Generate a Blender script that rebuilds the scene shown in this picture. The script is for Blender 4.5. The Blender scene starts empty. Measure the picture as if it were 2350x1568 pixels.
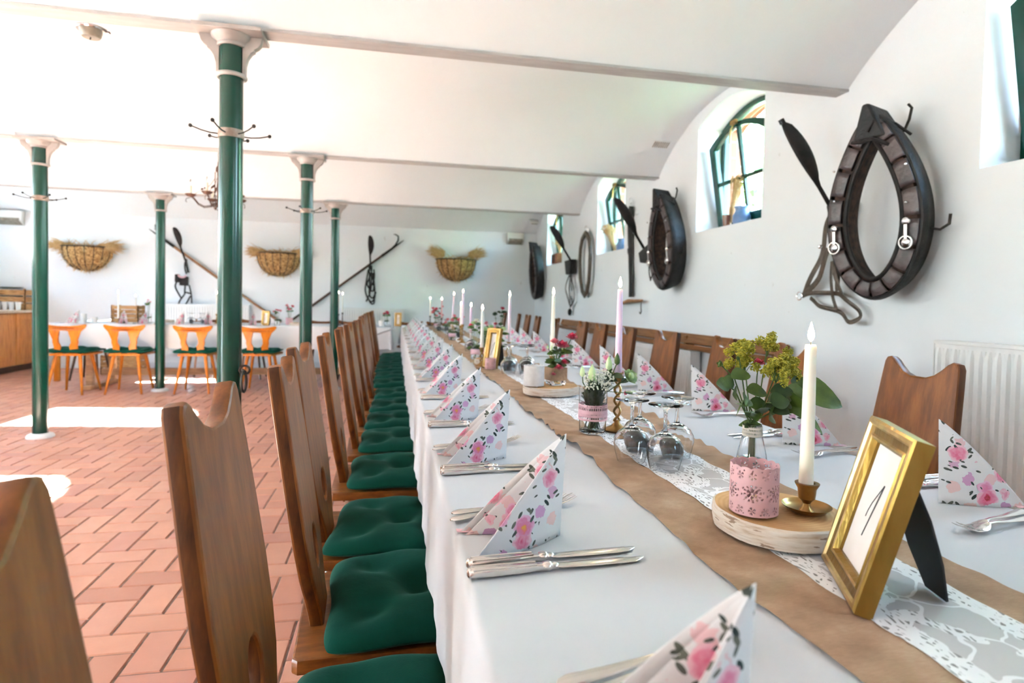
import bpy, bmesh, math, random
from mathutils import Vector, Matrix
random.seed(11)
sc = bpy.context.scene
COL = sc.collection
PI = math.pi
R = math.radians
def V(*a): return Vector(a)

# ------------------------------------------------------------------ mesh builder
class MB:
    def __init__(s): s.v = []; s.f = []; s.m = []; s.mi = 0
    def add(s, vs, fs):
        o = len(s.v); s.v += [tuple(p) for p in vs]
        for f in fs: s.f.append(tuple(i + o for i in f)); s.m.append(s.mi)
        return s
    def mat(s, i): s.mi = i; return s
    def box(s, x0, y0, z0, x1, y1, z1):
        vs = [(x, y, z) for z in (z0, z1) for y in (y0, y1) for x in (x0, x1)]
        return s.add(vs, [(0, 2, 3, 1), (4, 5, 7, 6), (0, 1, 5, 4), (2, 6, 7, 3), (0, 4, 6, 2), (1, 3, 7, 5)])
    def hexa(s, a, b):   # two quads (bottom, top)
        return s.add(list(a) + list(b), [(3, 2, 1, 0), (4, 5, 6, 7), (0, 1, 5, 4), (1, 2, 6, 5), (2, 3, 7, 6), (3, 0, 4, 7)])
    def tube(s, pts, r, n=8, closed=False, flat=1.0, up=None, caps=True):
        pts = [Vector(p) for p in pts]; k = len(pts)
        rs = r if isinstance(r, (list, tuple)) else [r] * k
        T = []
        for i in range(k):
            a = pts[(i - 1) % k] if (closed or i > 0) else pts[i]
            b = pts[(i + 1) % k] if (closed or i < k - 1) else pts[i]
            t = (b - a); T.append(t.normalized() if t.length > 1e-9 else Vector((0, 0, 1)))
        u = Vector(up) if up else (Vector((0, 0, 1)) if abs(T[0].z) < .9 else Vector((1, 0, 0)))
        vs = []
        for i in range(k):
            if up: u = Vector(up)
            u = (u - T[i] * u.dot(T[i]))
            if u.length < 1e-6: u = Vector((1, 0, 0)) - T[i] * T[i].x
            u.normalize(); w = T[i].cross(u)
            for j in range(n):
                a = 2 * PI * j / n
                vs.append(pts[i] + u * math.cos(a) * rs[i] * flat + w * math.sin(a) * rs[i])
        fs = []
        for i in range(k if closed else k - 1):
            for j in range(n):
                a, b = i * n + j, i * n + (j + 1) % n
                c, d = ((i + 1) % k) * n + (j + 1) % n, ((i + 1) % k) * n + j
                fs.append((a, b, c, d))
        if not closed and caps:
            fs.append(tuple(range(n - 1, -1, -1))); fs.append(tuple((k - 1) * n + j for j in range(n)))
        return s.add(vs, fs)
    def cone(s, a, b, ra, rb, n=10): return s.tube([a, b], [ra, rb], n)
    def lathe(s, prof, c=(0, 0, 0), n=24, closed=False, sx=1, sy=1):
        vs = []; k = len(prof)
        for r, z in prof:
            for j in range(n):
                a = 2 * PI * j / n; vs.append((c[0] + r * math.cos(a) * sx, c[1] + r * math.sin(a) * sy, c[2] + z))
        fs = []
        for i in range(k if closed else k - 1):
            for j in range(n):
                i2 = (i + 1) % k
                fs.append((i * n + j, i * n + (j + 1) % n, i2 * n + (j + 1) % n, i2 * n + j))
        if not closed:
            if prof[0][0] > 1e-5: fs.append(tuple(range(n - 1, -1, -1)))
            if prof[-1][0] > 1e-5: fs.append(tuple((k - 1) * n + j for j in range(n)))
        return s.add(vs, fs)
    def ball(s, c, r, n=10, m=7, sx=1, sy=1, sz=1):
        prof = [(max(r * math.sin(PI * i / m), 1e-6), -r * math.cos(PI * i / m) * sz) for i in range(m + 1)]
        return s.lathe(prof, c, n, sx=sx, sy=sy)
    def grid(s, fn, nu, nv, closed_u=False, skip=None):
        vs = [fn(i / nu, j / nv) for j in range(nv + 1) for i in range(nu if closed_u else nu + 1)]
        w = nu if closed_u else nu + 1; fs = []
        for j in range(nv):
            for i in range(nu):
                if skip and skip((i + .5) / nu, (j + .5) / nv): continue
                i2 = (i + 1) % w
                fs.append((j * w + i, j * w + i2, (j + 1) * w + i2, (j + 1) * w + i))
        return s.add(vs, fs)
    def xf(s, M, start=0):
        s.v = s.v[:start] + [tuple(M @ Vector(p)) for p in s.v[start:]]; return s
    def merge(s, o, M=None):
        vs = [tuple(M @ Vector(p)) for p in o.v] if M else o.v
        k = len(s.v); s.v += vs; s.f += [tuple(i + k for i in f) for f in o.f]; s.m += o.m; return s
    def build(s, name, mats, parent=None, loc=(0, 0, 0), smooth=True, angle=38, bevel=0, solid=0, sub=0, fix=True, weld=False):
        me = bpy.data.meshes.new(name); me.from_pydata(s.v, [], s.f)
        if not isinstance(mats, (list, tuple)): mats = [mats]
        for m in mats: me.materials.append(m)
        if len(mats) > 1: me.polygons.foreach_set('material_index', s.m)
        if fix or weld:
            bm = bmesh.new(); bm.from_mesh(me)
            if weld: bmesh.ops.remove_doubles(bm, verts=bm.verts, dist=1e-5)
            if fix: bmesh.ops.recalc_face_normals(bm, faces=bm.faces)
            bm.to_mesh(me); bm.free()
        if smooth:
            me.polygons.foreach_set('use_smooth', [True] * len(me.polygons))
            me.set_sharp_from_angle(angle=R(angle))
        me.update()
        o = bpy.data.objects.new(name, me); COL.objects.link(o); o.location = loc
        if parent: o.parent = parent
        if solid:
            q = o.modifiers.new('solid', 'SOLIDIFY'); q.thickness = solid; q.offset = 0
        if bevel:
            q = o.modifiers.new('bevel', 'BEVEL'); q.width = bevel; q.segments = 2; q.limit_method = 'ANGLE'; q.angle_limit = R(40)
        if sub:
            q = o.modifiers.new('sub', 'SUBSURF'); q.levels = q.render_levels = sub
        return o

def plate(outline, holes, th, bev=0.003):
    """a 2D outline with holes, extruded: returns MB in the XY plane, thickness along Z"""
    cu = bpy.data.curves.new('c', 'CURVE'); cu.dimensions = '2D'; cu.fill_mode = 'BOTH'
    for ring in [outline] + list(holes):
        sp = cu.splines.new('POLY'); sp.points.add(len(ring) - 1); sp.use_cyclic_u = True
        for p, q in zip(sp.points, ring): p.co = (q[0], q[1], 0, 1)
    cu.extrude = max(th / 2 - bev, .0001); cu.bevel_depth = bev; cu.bevel_resolution = 1; cu.offset = -bev
    ob = bpy.data.objects.new('c', cu); COL.objects.link(ob)
    dg = bpy.context.evaluated_depsgraph_get(); me = bpy.data.meshes.new_from_object(ob.evaluated_get(dg))
    b = MB(); b.v = [tuple(v.co) for v in me.vertices]; b.f = [tuple(p.vertices) for p in me.polygons]; b.m = [0] * len(b.f)
    bpy.data.objects.remove(ob); bpy.data.curves.remove(cu); bpy.data.meshes.remove(me)
    return b

def thing(name, label, cat, loc=(0, 0, 0), rz=0, group=None, kind=None):
    o = bpy.data.objects.new(name, None); COL.objects.link(o); o.empty_display_size = .05
    o.location = loc; o.rotation_euler = (0, 0, rz)
    return tag(o, label, cat, group, kind)
def tag(o, label=None, cat=None, group=None, kind=None):
    if label: o['label'] = label
    if cat: o['category'] = cat
    if group: o['group'] = group
    if kind: o['kind'] = kind
    return o
KIDS = {}
def kids(o): return [c for c in bpy.data.objects if c.parent == o]
def dup(o, loc=None, rz=None, label=None, group=None, scale=None, rot=None):
    def cp(a, par):
        c = a.copy(); COL.objects.link(c)
        if par: c.parent = par
        for k in KIDS.setdefault(a.name, kids(a)): cp(k, c)
        return c
    r = cp(o, None)
    if loc is not None: r.location = loc
    if rot is not None: r.rotation_euler = rot
    elif rz is not None: r.rotation_euler = (0, 0, rz)
    if scale is not None: r.scale = (scale,) * 3 if not isinstance(scale, (tuple, list)) else scale
    if label: r['label'] = label
    if group: r['group'] = group
    return r
ORD = ['first', 'second', 'third', 'fourth', 'fifth', 'sixth', 'seventh', 'eighth', 'ninth', 'tenth', 'eleventh', 'twelfth', 'thirteenth', 'fourteenth', 'fifteenth', 'sixteenth', 'seventeenth']

# ------------------------------------------------------------------ materials
def nm(name):
    m = bpy.data.materials.new(name); m.use_nodes = True
    return m, m.node_tree.nodes, m.node_tree.links, m.node_tree.nodes['Principled BSDF']
def rgb(c): return (c[0], c[1], c[2], 1)
def srgb(h):
    h = h.lstrip('#'); c = [int(h[i:i + 2], 16) / 255 for i in (0, 2, 4)]
    return tuple(x / 12.92 if x <= .04045 else ((x + .055) / 1.055) ** 2.4 for x in c)
def mat(name, c1, c2=None, rough=.5, metal=0, scale=12, stretch=(1, 1, 1), bump=0, bscale=60, coat=0, detail=4, sss=0, sheen=0, lo=.35, hi=.65, trans=0, ior=1.45, spec=None):
    m, N, L, P = nm(name)
    P.inputs['Base Color'].default_value = rgb(c1); P.inputs['Roughness'].default_value = rough; P.inputs['Metallic'].default_value = metal
    P.inputs['Coat Weight'].default_value = coat; P.inputs['Coat Roughness'].default_value = .12
    if sss: P.inputs['Subsurface Weight'].default_value = sss; P.inputs['Subsurface Radius'].default_value = (.02, .012, .008); P.inputs['Subsurface Scale'].default_value = 1
    if sheen: P.inputs['Sheen Weight'].default_value = sheen; P.inputs['Sheen Roughness'].default_value = .4
    if trans: P.inputs['Transmission Weight'].default_value = trans; P.inputs['IOR'].default_value = ior
    if spec is not None: P.inputs['Specular IOR Level'].default_value = spec
    tc = N.new('ShaderNodeTexCoord'); mp = N.new('ShaderNodeMapping'); mp.inputs['Scale'].default_value = stretch
    L.new(tc.outputs['Object'], mp.inputs['Vector'])
    if c2:
        n = N.new('ShaderNodeTexNoise'); n.inputs['Scale'].default_value = scale; n.inputs['Detail'].default_value = detail
        r = N.new('ShaderNodeValToRGB'); r.color_ramp.elements[0].position = lo; r.color_ramp.elements[1].position = hi
        r.color_ramp.elements[0].color = rgb(c1); r.color_ramp.elements[1].color = rgb(c2)
        L.new(mp.outputs[0], n.inputs['Vector']); L.new(n.outputs['Fac'], r.inputs[0]); L.new(r.outputs[0], P.inputs['Base Color'])
    if bump:
        n = N.new('ShaderNodeTexNoise'); n.inputs['Scale'].default_value = bscale; n.inputs['Detail'].default_value = 3
        b = N.new('ShaderNodeBump'); b.inputs['Strength'].default_value = bump; b.inputs['Distance'].default_value = .01
        L.new(mp.outputs[0], n.inputs['Vector']); L.new(n.outputs['Fac'], b.inputs['Height']); L.new(b.outputs[0], P.inputs['Normal'])
    return m
class G:   # tiny node-math helper
    def __init__(s, m): s.N = m.node_tree.nodes; s.L = m.node_tree.links
    def put(s, sock, v):
        if isinstance(v, (int, float)): sock.default_value = v
        elif isinstance(v, tuple): sock.default_value = v if len(v) == len(sock.default_value) else v + (1,)
        else: s.L.new(v, sock)
    def m(s, op, a, b=None, c=None, clamp=False):
        n = s.N.new('ShaderNodeMath'); n.operation = op; n.use_clamp = clamp; s.put(n.inputs[0], a)
        if b is not None: s.put(n.inputs[1], b)
        if c is not None: s.put(n.inputs[2], c)
        return n.outputs[0]
    def mix(s, f, a, b):
        n = s.N.new('ShaderNodeMix'); n.data_type = 'RGBA'; s.put(n.inputs[0], f); s.put(n.inputs[6], a); s.put(n.inputs[7], b); return n.outputs[2]
    def coord(s, kind='Object', scale=(1, 1, 1), loc=(0, 0, 0), rot=(0, 0, 0)):
        t = s.N.new('ShaderNodeTexCoord'); p = s.N.new('ShaderNodeMapping'); p.inputs['Scale'].default_value = scale; p.inputs['Location'].default_value = loc; p.inputs['Rotation'].default_value = rot
        s.L.new(t.outputs[kind], p.inputs['Vector']); return p.outputs[0]
    def noise(s, v, sc_, det=3, color=False):
        n = s.N.new('ShaderNodeTexNoise'); n.inputs['Scale'].default_value = sc_; n.inputs['Detail'].default_value = det; s.L.new(v, n.inputs['Vector']); return n.outputs['Color' if color else 'Fac']
    def vor(s, v, sc_, feat='F1', rnd=1.0):
        n = s.N.new('ShaderNodeTexVoronoi'); n.feature = feat; n.inputs['Scale'].default_value = sc_; n.inputs['Randomness'].default_value = rnd; s.L.new(v, n.inputs['Vector']); return n
    def ramp(s, f, stops):
        r = s.N.new('ShaderNodeValToRGB'); e = r.color_ramp.elements
        while len(e) < len(stops): e.new(.5)
        for q, (p, c) in zip(e, stops): q.position = p; q.color = rgb(c)
        s.L.new(f, r.inputs[0]); return r.outputs[0]
    def bump(s, h, st, d=.01):
        b = s.N.new('ShaderNodeBump'); b.inputs['Strength'].default_value = st; b.inputs['Distance'].default_value = d; s.L.new(h, b.inputs['Height']); return b.outputs[0]

def wood(name, c1, c2, c3, stretch, rough=.38, scale=1.0, coat=.15):
    m, N, L, P = nm(name); g = G(m)
    v = g.coord('Object', stretch)
    w = g.noise(v, 6 * scale, 5); fine = g.noise(v, 40 * scale, 3)
    big = g.noise(g.coord('Object', tuple(x * .12 for x in stretch)), 9 * scale, 2)
    f = g.m('ADD', g.m('MULTIPLY', w, .62), g.m('MULTIPLY', fine, .13)); f = g.m('ADD', f, g.m('MULTIPLY', big, .25))
    # object-to-object variation
    oi = N.new('ShaderNodeObjectInfo'); f = g.m('ADD', f, g.m('MULTIPLY', g.m('SUBTRACT', oi.outputs['Random'], .5), .06))
    c = g.ramp(f, [(.36, c1), (.5, c2), (.64, c3)])
    P.inputs['Specular IOR Level'].default_value = .3; L.new(c, P.inputs['Base Color']); P.inputs['Roughness'].default_value = rough; P.inputs['Coat Weight'].default_value = coat; P.inputs['Coat Roughness'].default_value = .32
    L.new(g.bump(fine, .06, .002), P.inputs['Normal'])
    return m

M = {}
def plaster(name, c, spots=False):
    m, N, L, P = nm(name); g = G(m); v = g.coord('Object')
    a = g.noise(v, 1.3, 4); b = g.noise(v, 25, 4)
    col = g.ramp(a, [(.3, tuple(x * .965 for x in c)), (.7, c)])
    if spots:
        s_ = g.noise(v, 9, 6); f = g.m('GREATER_THAN', s_, .73); col = g.mix(g.m('MULTIPLY', f, .35), col, (.55, .53, .52))
    L.new(col, P.inputs['Base Color']); P.inputs['Roughness'].default_value = .92
    L.new(g.bump(g.m('ADD', g.m('MULTIPLY', a, .8), g.m('MULTIPLY', b, .12)), .35, .02), P.inputs['Normal'])
    return m
M['wall'] = plaster('white_plaster', (.825, .855, .89), True)
M['vault'] = plaster('white_vault_plaster', (.79, .805, .83))
M['beam'] = mat('grey_painted_beam', (.42, .40, .395), (.50, .48, .47), rough=.5, scale=6, stretch=(1, 6, 6))
M['base'] = mat('white_baseboard', (.7, .72, .76), rough=.5)
M['green'] = mat('green_gloss_paint', (.0008, .050, .031), (.0008, .042, .026), rough=.25, scale=5, coat=.3, spec=.35, bump=.05, bscale=30)
M['capital'] = mat('cream_painted_iron', (.36, .32, .30), (.47, .43, .41), rough=.3, scale=9, bump=.15, bscale=30)
M['dust'] = mat('brushed_grey_paint', (.25, .18, .14), (.45, .38, .33), rough=.6, scale=30)
M['white_paint'] = mat('white_enamel', (.80, .80, .80), rough=.35)
M['iron'] = mat('black_iron', (.02, .018, .017), (.05, .042, .038), rough=.45, metal=.6, scale=40)
M['rust'] = mat('brown_wrought_iron', (.06, .026, .016), (.14, .065, .04), rough=.5, metal=.5, scale=40)
M['grout'] = mat('dark_grout', (.16, .11, .09), (.28, .20, .17), rough=.9, scale=30)
def tilemat():
    m, N, L, P = nm('terracotta_tile'); g = G(m); v = g.coord('Object')
    geo = N.new('ShaderNodeNewGeometry'); rnd = geo.outputs['Random Per Island']
    c = g.ramp(rnd, [(0, (.52, .22, .145)), (.3, (.63, .29, .19)), (.6, (.69, .335, .22)), (.85, (.55, .235, .175)), (1, (.72, .37, .25))])
    n = g.noise(v, 14, 5); c2 = g.mix(g.m('MULTIPLY', n, .35), c, (.48, .24, .17))
    L.new(c2, P.inputs['Base Color'])
    L.new(g.m('MULTIPLY_ADD', n, .22, .22), P.inputs['Roughness']); L.new(g.bump(g.noise(v, 70, 3), .12, .003), P.inputs['Normal'])
    return m
M['tile'] = tilemat()
M['boardwood'] = wood('golden_brown_board', (.105, .028, .003), (.19, .055, .007), (.28, .092, .016), (8, 8, .7), rough=.40, coat=.12)
M['sideshade'] = wood('shaded_side_wood', (.04, .010, .001), (.085, .024, .003), (.14, .042, .006), (10, 10, 2), rough=.45, coat=.05)  # darkened board wood for the backrest sides, their shade put into the colour
M['boardedge'] = wood('brown_seat_wood', (.11, .030, .004), (.18, .054, .008), (.26, .085, .015), (3, 12, 12), rough=.38, coat=.12)
M['rail'] = wood('brown_rail_wood', (.14, .05, .012), (.23, .09, .025), (.31, .13, .045), (12, 1, 12), rough=.4)
M['yellow'] = wood('honey_yellow_wood', (.38, .095, .003), (.50, .145, .005), (.58, .185, .010), (10, 10, 1), rough=.4, coat=.1)
M['cab'] = wood('orange_cabinet_wood', (.44, .13, .02), (.60, .21, .045), (.68, .27, .07), (8, 8, 1), rough=.4)
M['counter'] = wood('pale_counter_wood', (.60, .42, .30), (.68, .50, .36), (.74, .56, .42), (2, 10, 2), rough=.35)
M['crate'] = wood('rough_crate_wood', (.16, .07, .02), (.45, .23, .09), (.60, .36, .17), (2, 12, 10), rough=.7, coat=0)
M['tablewood'] = wood('light_trestle_wood', (.32, .18, .09), (.48, .29, .16), (.56, .36, .2), (1, 8, 8), rough=.5)
M['darkwood'] = wood('dark_brown_wood', (.03, .012, .007), (.07, .03, .015), (.10, .045, .02), (8, 8, 1), rough=.45)
def clothmat(name, c, warm=None):
    m, N, L, P = nm(name); g = G(m); v = g.coord('Object')
    L.new(g.ramp(g.noise(v, 2.2, 2), [(.3, tuple(x * .97 for x in c)), (.7, c)]), P.inputs['Base Color']); P.inputs['Roughness'].default_value = .85
    P.inputs['Sheen Weight'].default_value = .1
    sp = N.new('ShaderNodeSeparateXYZ'); L.new(v, sp.inputs[0]); wv = g.m('MULTIPLY', g.noise(v, 5, 2), .012)
    cy_ = g.m('LESS_THAN', g.m('ABSOLUTE', g.m('SINE', g.m('MULTIPLY', g.m('ADD', g.m('ADD', sp.outputs[1], wv), .12), PI / .66))), .012)
    cx_ = g.m('LESS_THAN', g.m('ABSOLUTE', g.m('SINE', g.m('MULTIPLY', g.m('ADD', g.m('ADD', sp.outputs[0], wv), .075), PI / .30))), .012)
    h = g.m('ADD', g.m('MULTIPLY', g.noise(v, 3.5, 2), 1.0), g.m('MULTIPLY', g.noise(v, 220, 2), .012)); h = g.m('ADD', h, g.m('MULTIPLY', g.m('MAXIMUM', cx_, cy_), .035))
    L.new(g.bump(h, .5, .02), P.inputs['Normal'])
    return m
M['linen'] = clothmat('white_tablecloth', (.60, .61, .635))
M['cushion'] = None
def cushmat():
    m, N, L, P = nm('green_cotton'); g = G(m); v = g.coord('Object')
    n = g.noise(v, 8, 4); f = g.noise(v, 260, 2)
    L.new(g.ramp(n, [(.3, (.001, .036, .023)), (.7, (.002, .056, .037))]), P.inputs['Base Color']); P.inputs['Roughness'].default_value = .9
    P.inputs['Specular IOR Level'].default_value = .1; P.inputs['Sheen Weight'].default_value = .12; P.inputs['Sheen Roughness'].default_value = .35; P.inputs['Sheen Tint'].default_value = (.35, .8, .65, 1)
    L.new(g.bump(g.m('ADD', g.m('MULTIPLY', n, .6), g.m('MULTIPLY', f, .05)), .5, .012), P.inputs['Normal'])
    return m
M['cushion'] = cushmat()
def burlap():
    m, N, L, P = nm('tan_burlap'); g = G(m); v = g.coord('Object')
    sx = N.new('ShaderNodeSeparateXYZ'); L.new(v, sx.inputs[0])
    wob = g.m('MULTIPLY', g.noise(v, 60, 2), .004)
    a = g.m('SINE', g.m('MULTIPLY', g.m('ADD', sx.outputs[0], wob), 2 * PI / .0022)); b = g.m('SINE', g.m('MULTIPLY', g.m('ADD', sx.outputs[1], wob), 2 * PI / .0022))
    w = g.m('MAXIMUM', a, b); n = g.noise(v, 18, 5); f2 = g.noise(g.coord('Object', (1, 9, 1)), 120, 3)
    c = g.ramp(g.m('ADD', g.m('MULTIPLY', n, .7), g.m('MULTIPLY', f2, .3)), [(.35, (.36, .225, .135)), (.55, (.50, .325, .205)), (.7, (.62, .43, .29))])
    c = g.mix(g.m('MULTIPLY', g.m('LESS_THAN', w, .25), .35), c, (.22, .12, .06))
    L.new(c, P.inputs['Base Color']); P.inputs['Roughness'].default_value = .95; L.new(g.bump(w, .35, .001), P.inputs['Normal'])
    return m
M['burlap'] = burlap()
def lace():
    m, N, L, P = nm('white_lace'); g = G(m); v = g.coord('Object')
    def warp(v, a, s_):
        w_ = N.new('ShaderNodeVectorMath'); w_.operation = 'ADD'; k = N.new('ShaderNodeVectorMath'); k.operation = 'SCALE'; k.inputs[3].default_value = a; L.new(g.noise(v, s_, 2, True), k.inputs[0]); L.new(v, w_.inputs[0]); L.new(k.outputs[0], w_.inputs[1]); return w_.outputs[0]
    wv = warp(v, .05, 16)
    vein = g.m('LESS_THAN', g.vor(wv, 17, 'DISTANCE_TO_EDGE').outputs['Distance'], .030)
    fine = g.m('LESS_THAN', g.vor(warp(g.coord('Object', (1, .38, 1)), .02, 40), 190, 'DISTANCE_TO_EDGE').outputs['Distance'], .24)
    zone = g.m('GREATER_THAN', g.noise(wv, 20, 1), .60)
    sp = N.new('ShaderNodeSeparateXYZ'); L.new(v, sp.inputs[0])
    dist = g.m('ADD', g.m('ABSOLUTE', g.m('SUBTRACT', sp.outputs[0], .578)), g.m('MULTIPLY', g.m('SUBTRACT', g.noise(v, 30, 2), .5), .03))
    border = g.m('GREATER_THAN', dist, .045)
    fill = g.m('MULTIPLY', fine, g.m('MAXIMUM', zone, border)); pat = g.m('MAXIMUM', vein, fill)
    inner = g.m('SUBTRACT', 1.0, g.m('MULTIPLY', g.m('MAXIMUM', zone, border), .5))
    alpha = g.m('MAXIMUM', pat, g.m('MULTIPLY', inner, .84))
    L.new(g.mix(pat, (.70, .67, .67, 1), (.88, .87, .88, 1)), P.inputs['Base Color']); P.inputs['Roughness'].default_value = .8
    L.new(alpha, P.inputs['Alpha']); L.new(g.bump(pat, .5, .001), P.inputs['Normal'])
    return m
M['lace'] = lace()
def floral():
    m, N, L, P = nm('floral_paper_napkin'); g = G(m); v = g.coord('Object', (1, .10, 1)); v2 = g.coord('Object', (1, .10, 1), (.213, 0, .117)); v3 = g.coord('Object', (1, .1, 1), (.53, 0, .31))
    def warp(v, a, s_):
        w_ = N.new('ShaderNodeVectorMath'); w_.operation = 'ADD'; k = N.new('ShaderNodeVectorMath'); k.operation = 'SCALE'; k.inputs[3].default_value = a
        sb = N.new('ShaderNodeVectorMath'); sb.operation = 'SUBTRACT'; sb.inputs[1].default_value = (.5, .5, .5); L.new(g.noise(v, s_, 2, True), sb.inputs[0]); L.new(sb.outputs[0], k.inputs[0]); L.new(v, w_.inputs[0]); L.new(k.outputs[0], w_.inputs[1]); return w_.outputs[0]
    def cells(v, sc_, rnd=1):
        A = g.vor(v, sc_, 'F1', rnd); S_ = N.new('ShaderNodeSeparateColor'); L.new(A.outputs['Color'], S_.inputs[0]); return A.outputs['Distance'], S_.outputs[0], S_.outputs[1], S_.outputs[2]
    # roses, each with a deep heart and petal arcs
    dA, a1, a2, a3 = cells(warp(v, .010, 90), 25, .9)
    rose = g.m('MULTIPLY', g.m('LESS_THAN', dA, .40), g.m('GREATER_THAN', a1, .30))
    petal = g.m('MULTIPLY', g.m('SINE', g.m('MULTIPLY', g.m('ADD', dA, g.m('MULTIPLY', g.noise(v, 120, 2), .25)), 42)), .10)
    rn = g.m('ADD', g.m('MULTIPLY', dA, 2.3), petal)
    rc = g.ramp(rn, [(.10, (.35, .03, .03)), (.26, (.66, .06, .14)), (.50, (.76, .20, .32)), (.75, (.80, .38, .50)), (.95, (.84, .55, .62))])
    rc2 = g.ramp(rn, [(.10, (.80, .40, .06)), (.28, (.80, .22, .20)), (.55, (.74, .24, .42)), (.95, (.82, .50, .66))])
    rosec = g.mix(g.m('GREATER_THAN', a2, .55), rc, rc2)
    dB, b1, b2, b3 = cells(warp(v2, .012, 130), 40)
    pale = g.m('MULTIPLY', g.m('LESS_THAN', dB, .38), g.m('GREATER_THAN', b1, .55)); palec = g.mix(b2, (.84, .60, .56, 1), (.62, .34, .55, 1))
    # leaves: thin cells in two directions
    def leaves(rot, sc_, th):
        vv = g.coord('Object', (1, .1, 1), (.1, 0, .2), (0, rot, 0)); mp = N.new('ShaderNodeMapping'); mp.inputs['Scale'].default_value = (1, 1, .42); L.new(vv, mp.inputs['Vector'])
        d, l1, l2, l3 = cells(mp.outputs[0], sc_); return g.m('MULTIPLY', g.m('LESS_THAN', d, .30), g.m('GREATER_THAN', l1, th)), l3
    near = g.m('MULTIPLY', g.m('LESS_THAN', dA, .66), g.m('GREATER_THAN', a1, .30))
    l1, t1 = leaves(.7, 120, .55); l2, t2 = leaves(-.6, 135, .62); l3, t3 = leaves(1.9, 150, .84)
    leaf = g.m('MAXIMUM', g.m('MULTIPLY', g.m('MAXIMUM', l1, l2), near), l3); leafc = g.mix(t1, (.012, .028, .026, 1), (.13, .14, .11, 1))
    c = g.mix(pale, (.76, .75, .76, 1), palec); c = g.mix(leaf, c, leafc); c = g.mix(rose, c, rosec)
    l4 = g.m('MULTIPLY', l2, g.m('GREATER_THAN', dA, .30)); c = g.mix(l4 if False else g.m('MULTIPLY', l4, near), c, leafc)
    L.new(c, P.inputs['Base Color']); P.inputs['Roughness'].default_value = .8
    return m
M['floral'] = floral()
M['napkin_plain'] = mat('white_paper_napkin', (.85, .80, .82), (.80, .66, .72), rough=.8, scale=12)
M['silver'] = mat('polished_cutlery_steel', (.72, .69, .66), rough=.16, metal=1)
M['brass'] = mat('antique_brass', (.28, .16, .055), (.42, .25, .09), rough=.3, metal=1, scale=25)
M['gold'] = mat('brushed_gold_leaf', (.36, .22, .055), (.24, .135, .025), rough=.33, metal=.85, scale=30, stretch=(1, 1, .25), bump=.15, bscale=90)
M['goldlight'] = mat('bright_gold_moulding', (.74, .54, .26), (.52, .34, .12), rough=.28, metal=.8, scale=50)
M['black'] = mat('matt_black_card', (.012, .012, .014), rough=.6)
M['leather'] = mat('black_leather', (.009, .008, .008), (.024, .019, .018), rough=.5, spec=.25, scale=20, bump=.35, bscale=70)
M['leather_p'] = mat('worn_dark_leather', (.045, .032, .034), (.10, .07, .07), rough=.35, scale=16, bump=.4, bscale=50)
M['leather_b'] = mat('brown_strap_leather', (.045, .03, .02), (.10, .068, .045), rough=.4, scale=30, bump=.2, bscale=80)
M['felt'] = mat('worn_brown_padding', (.02, .010, .008), (.085, .045, .032), rough=.85, scale=28, bump=.5, bscale=60)
M['chrome'] = mat('chrome', (.85, .85, .85), rough=.12, metal=1)
M['ink'] = mat('dark_ink', (.03, .03, .035), rough=.6)
def waxm(n, c): return mat(n, c, rough=.45, sss=.25)
M['wax_cream'] = waxm('cream_wax', (.86, .80, .68)); M['wax_lilac'] = waxm('lilac_wax', (.78, .60, .76)); M['wax_pink'] = waxm('pale_pink_wax', (.84, .68, .76)); M['wax_white'] = waxm('white_wax', (.86, .83, .78)); M['wax_rose'] = waxm('coral_pink_wax', (.85, .48, .48))
def emis(n, c, s):
    m, N, L, P = nm(n); P.inputs['Base Color'].default_value = rgb(c); P.inputs['Emission Color'].default_value = rgb(c); P.inputs['Emission Strength'].default_value = s; return m
M['flame'] = emis('candle_flame', (1, .72, .36), 26)
def glassm(n, c=(1, 1, 1), rough=0.0):
    m, N, L, P = nm(n); P.inputs['Base Color'].default_value = rgb(c); P.inputs['Transmission Weight'].default_value = 1; P.inputs['Roughness'].default_value = rough; P.inputs['IOR'].default_value = 1.45; return m
M['glass'] = glassm('clear_glass')
M['water'] = glassm('water', (.93, .97, .95)); M['water'].node_tree.nodes['Principled BSDF'].inputs['IOR'].default_value = 1.33
def pane():
    m = bpy.data.materials.new('window_glass'); m.use_nodes = True; N = m.node_tree.nodes; L = m.node_tree.links; N.clear()
    o = N.new('ShaderNodeOutputMaterial'); t = N.new('ShaderNodeBsdfTransparent'); t.inputs[0].default_value = (.90, .97, .95, 1)
    gl = N.new('ShaderNodeBsdfGlossy'); gl.inputs['Roughness'].default_value = .03; fr = N.new('ShaderNodeLayerWeight'); fr.inputs[0].default_value = .3
    g = G(m); mx = N.new('ShaderNodeMixShader'); L.new(g.m('MULTIPLY', g.m('POWER', fr.outputs['Facing'], 3), .35), mx.inputs[0]); L.new(t.outputs[0], mx.inputs[1]); L.new(gl.outputs[0], mx.inputs[2]); L.new(mx.outputs[0], o.inputs[0]); return m
M['pane'] = pane()
M['pinkmetal'] = mat('pink_painted_metal', (.66, .38, .38), (.60, .33, .34), rough=.45, scale=8)
M['whitemetal'] = mat('white_painted_metal', (.78, .74, .72), (.70, .66, .64), rough=.5, scale=60)
M['ribbon_pink'] = mat('pink_lace_ribbon', (.80, .52, .56), (.74, .44, .50), rough=.85, scale=60)
M['ribbon_cream'] = mat('cream_lace_ribbon', (.80, .72, .60), rough=.85)
M['leaf'] = mat('green_leaf', (.040, .085, .010), (.085, .15, .022), rough=.45, scale=30, bump=.2, bscale=60)
M['leafdark'] = mat('dark_green_leaf', (.014, .036, .008), (.03, .065, .014), rough=.45, scale=30)
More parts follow.
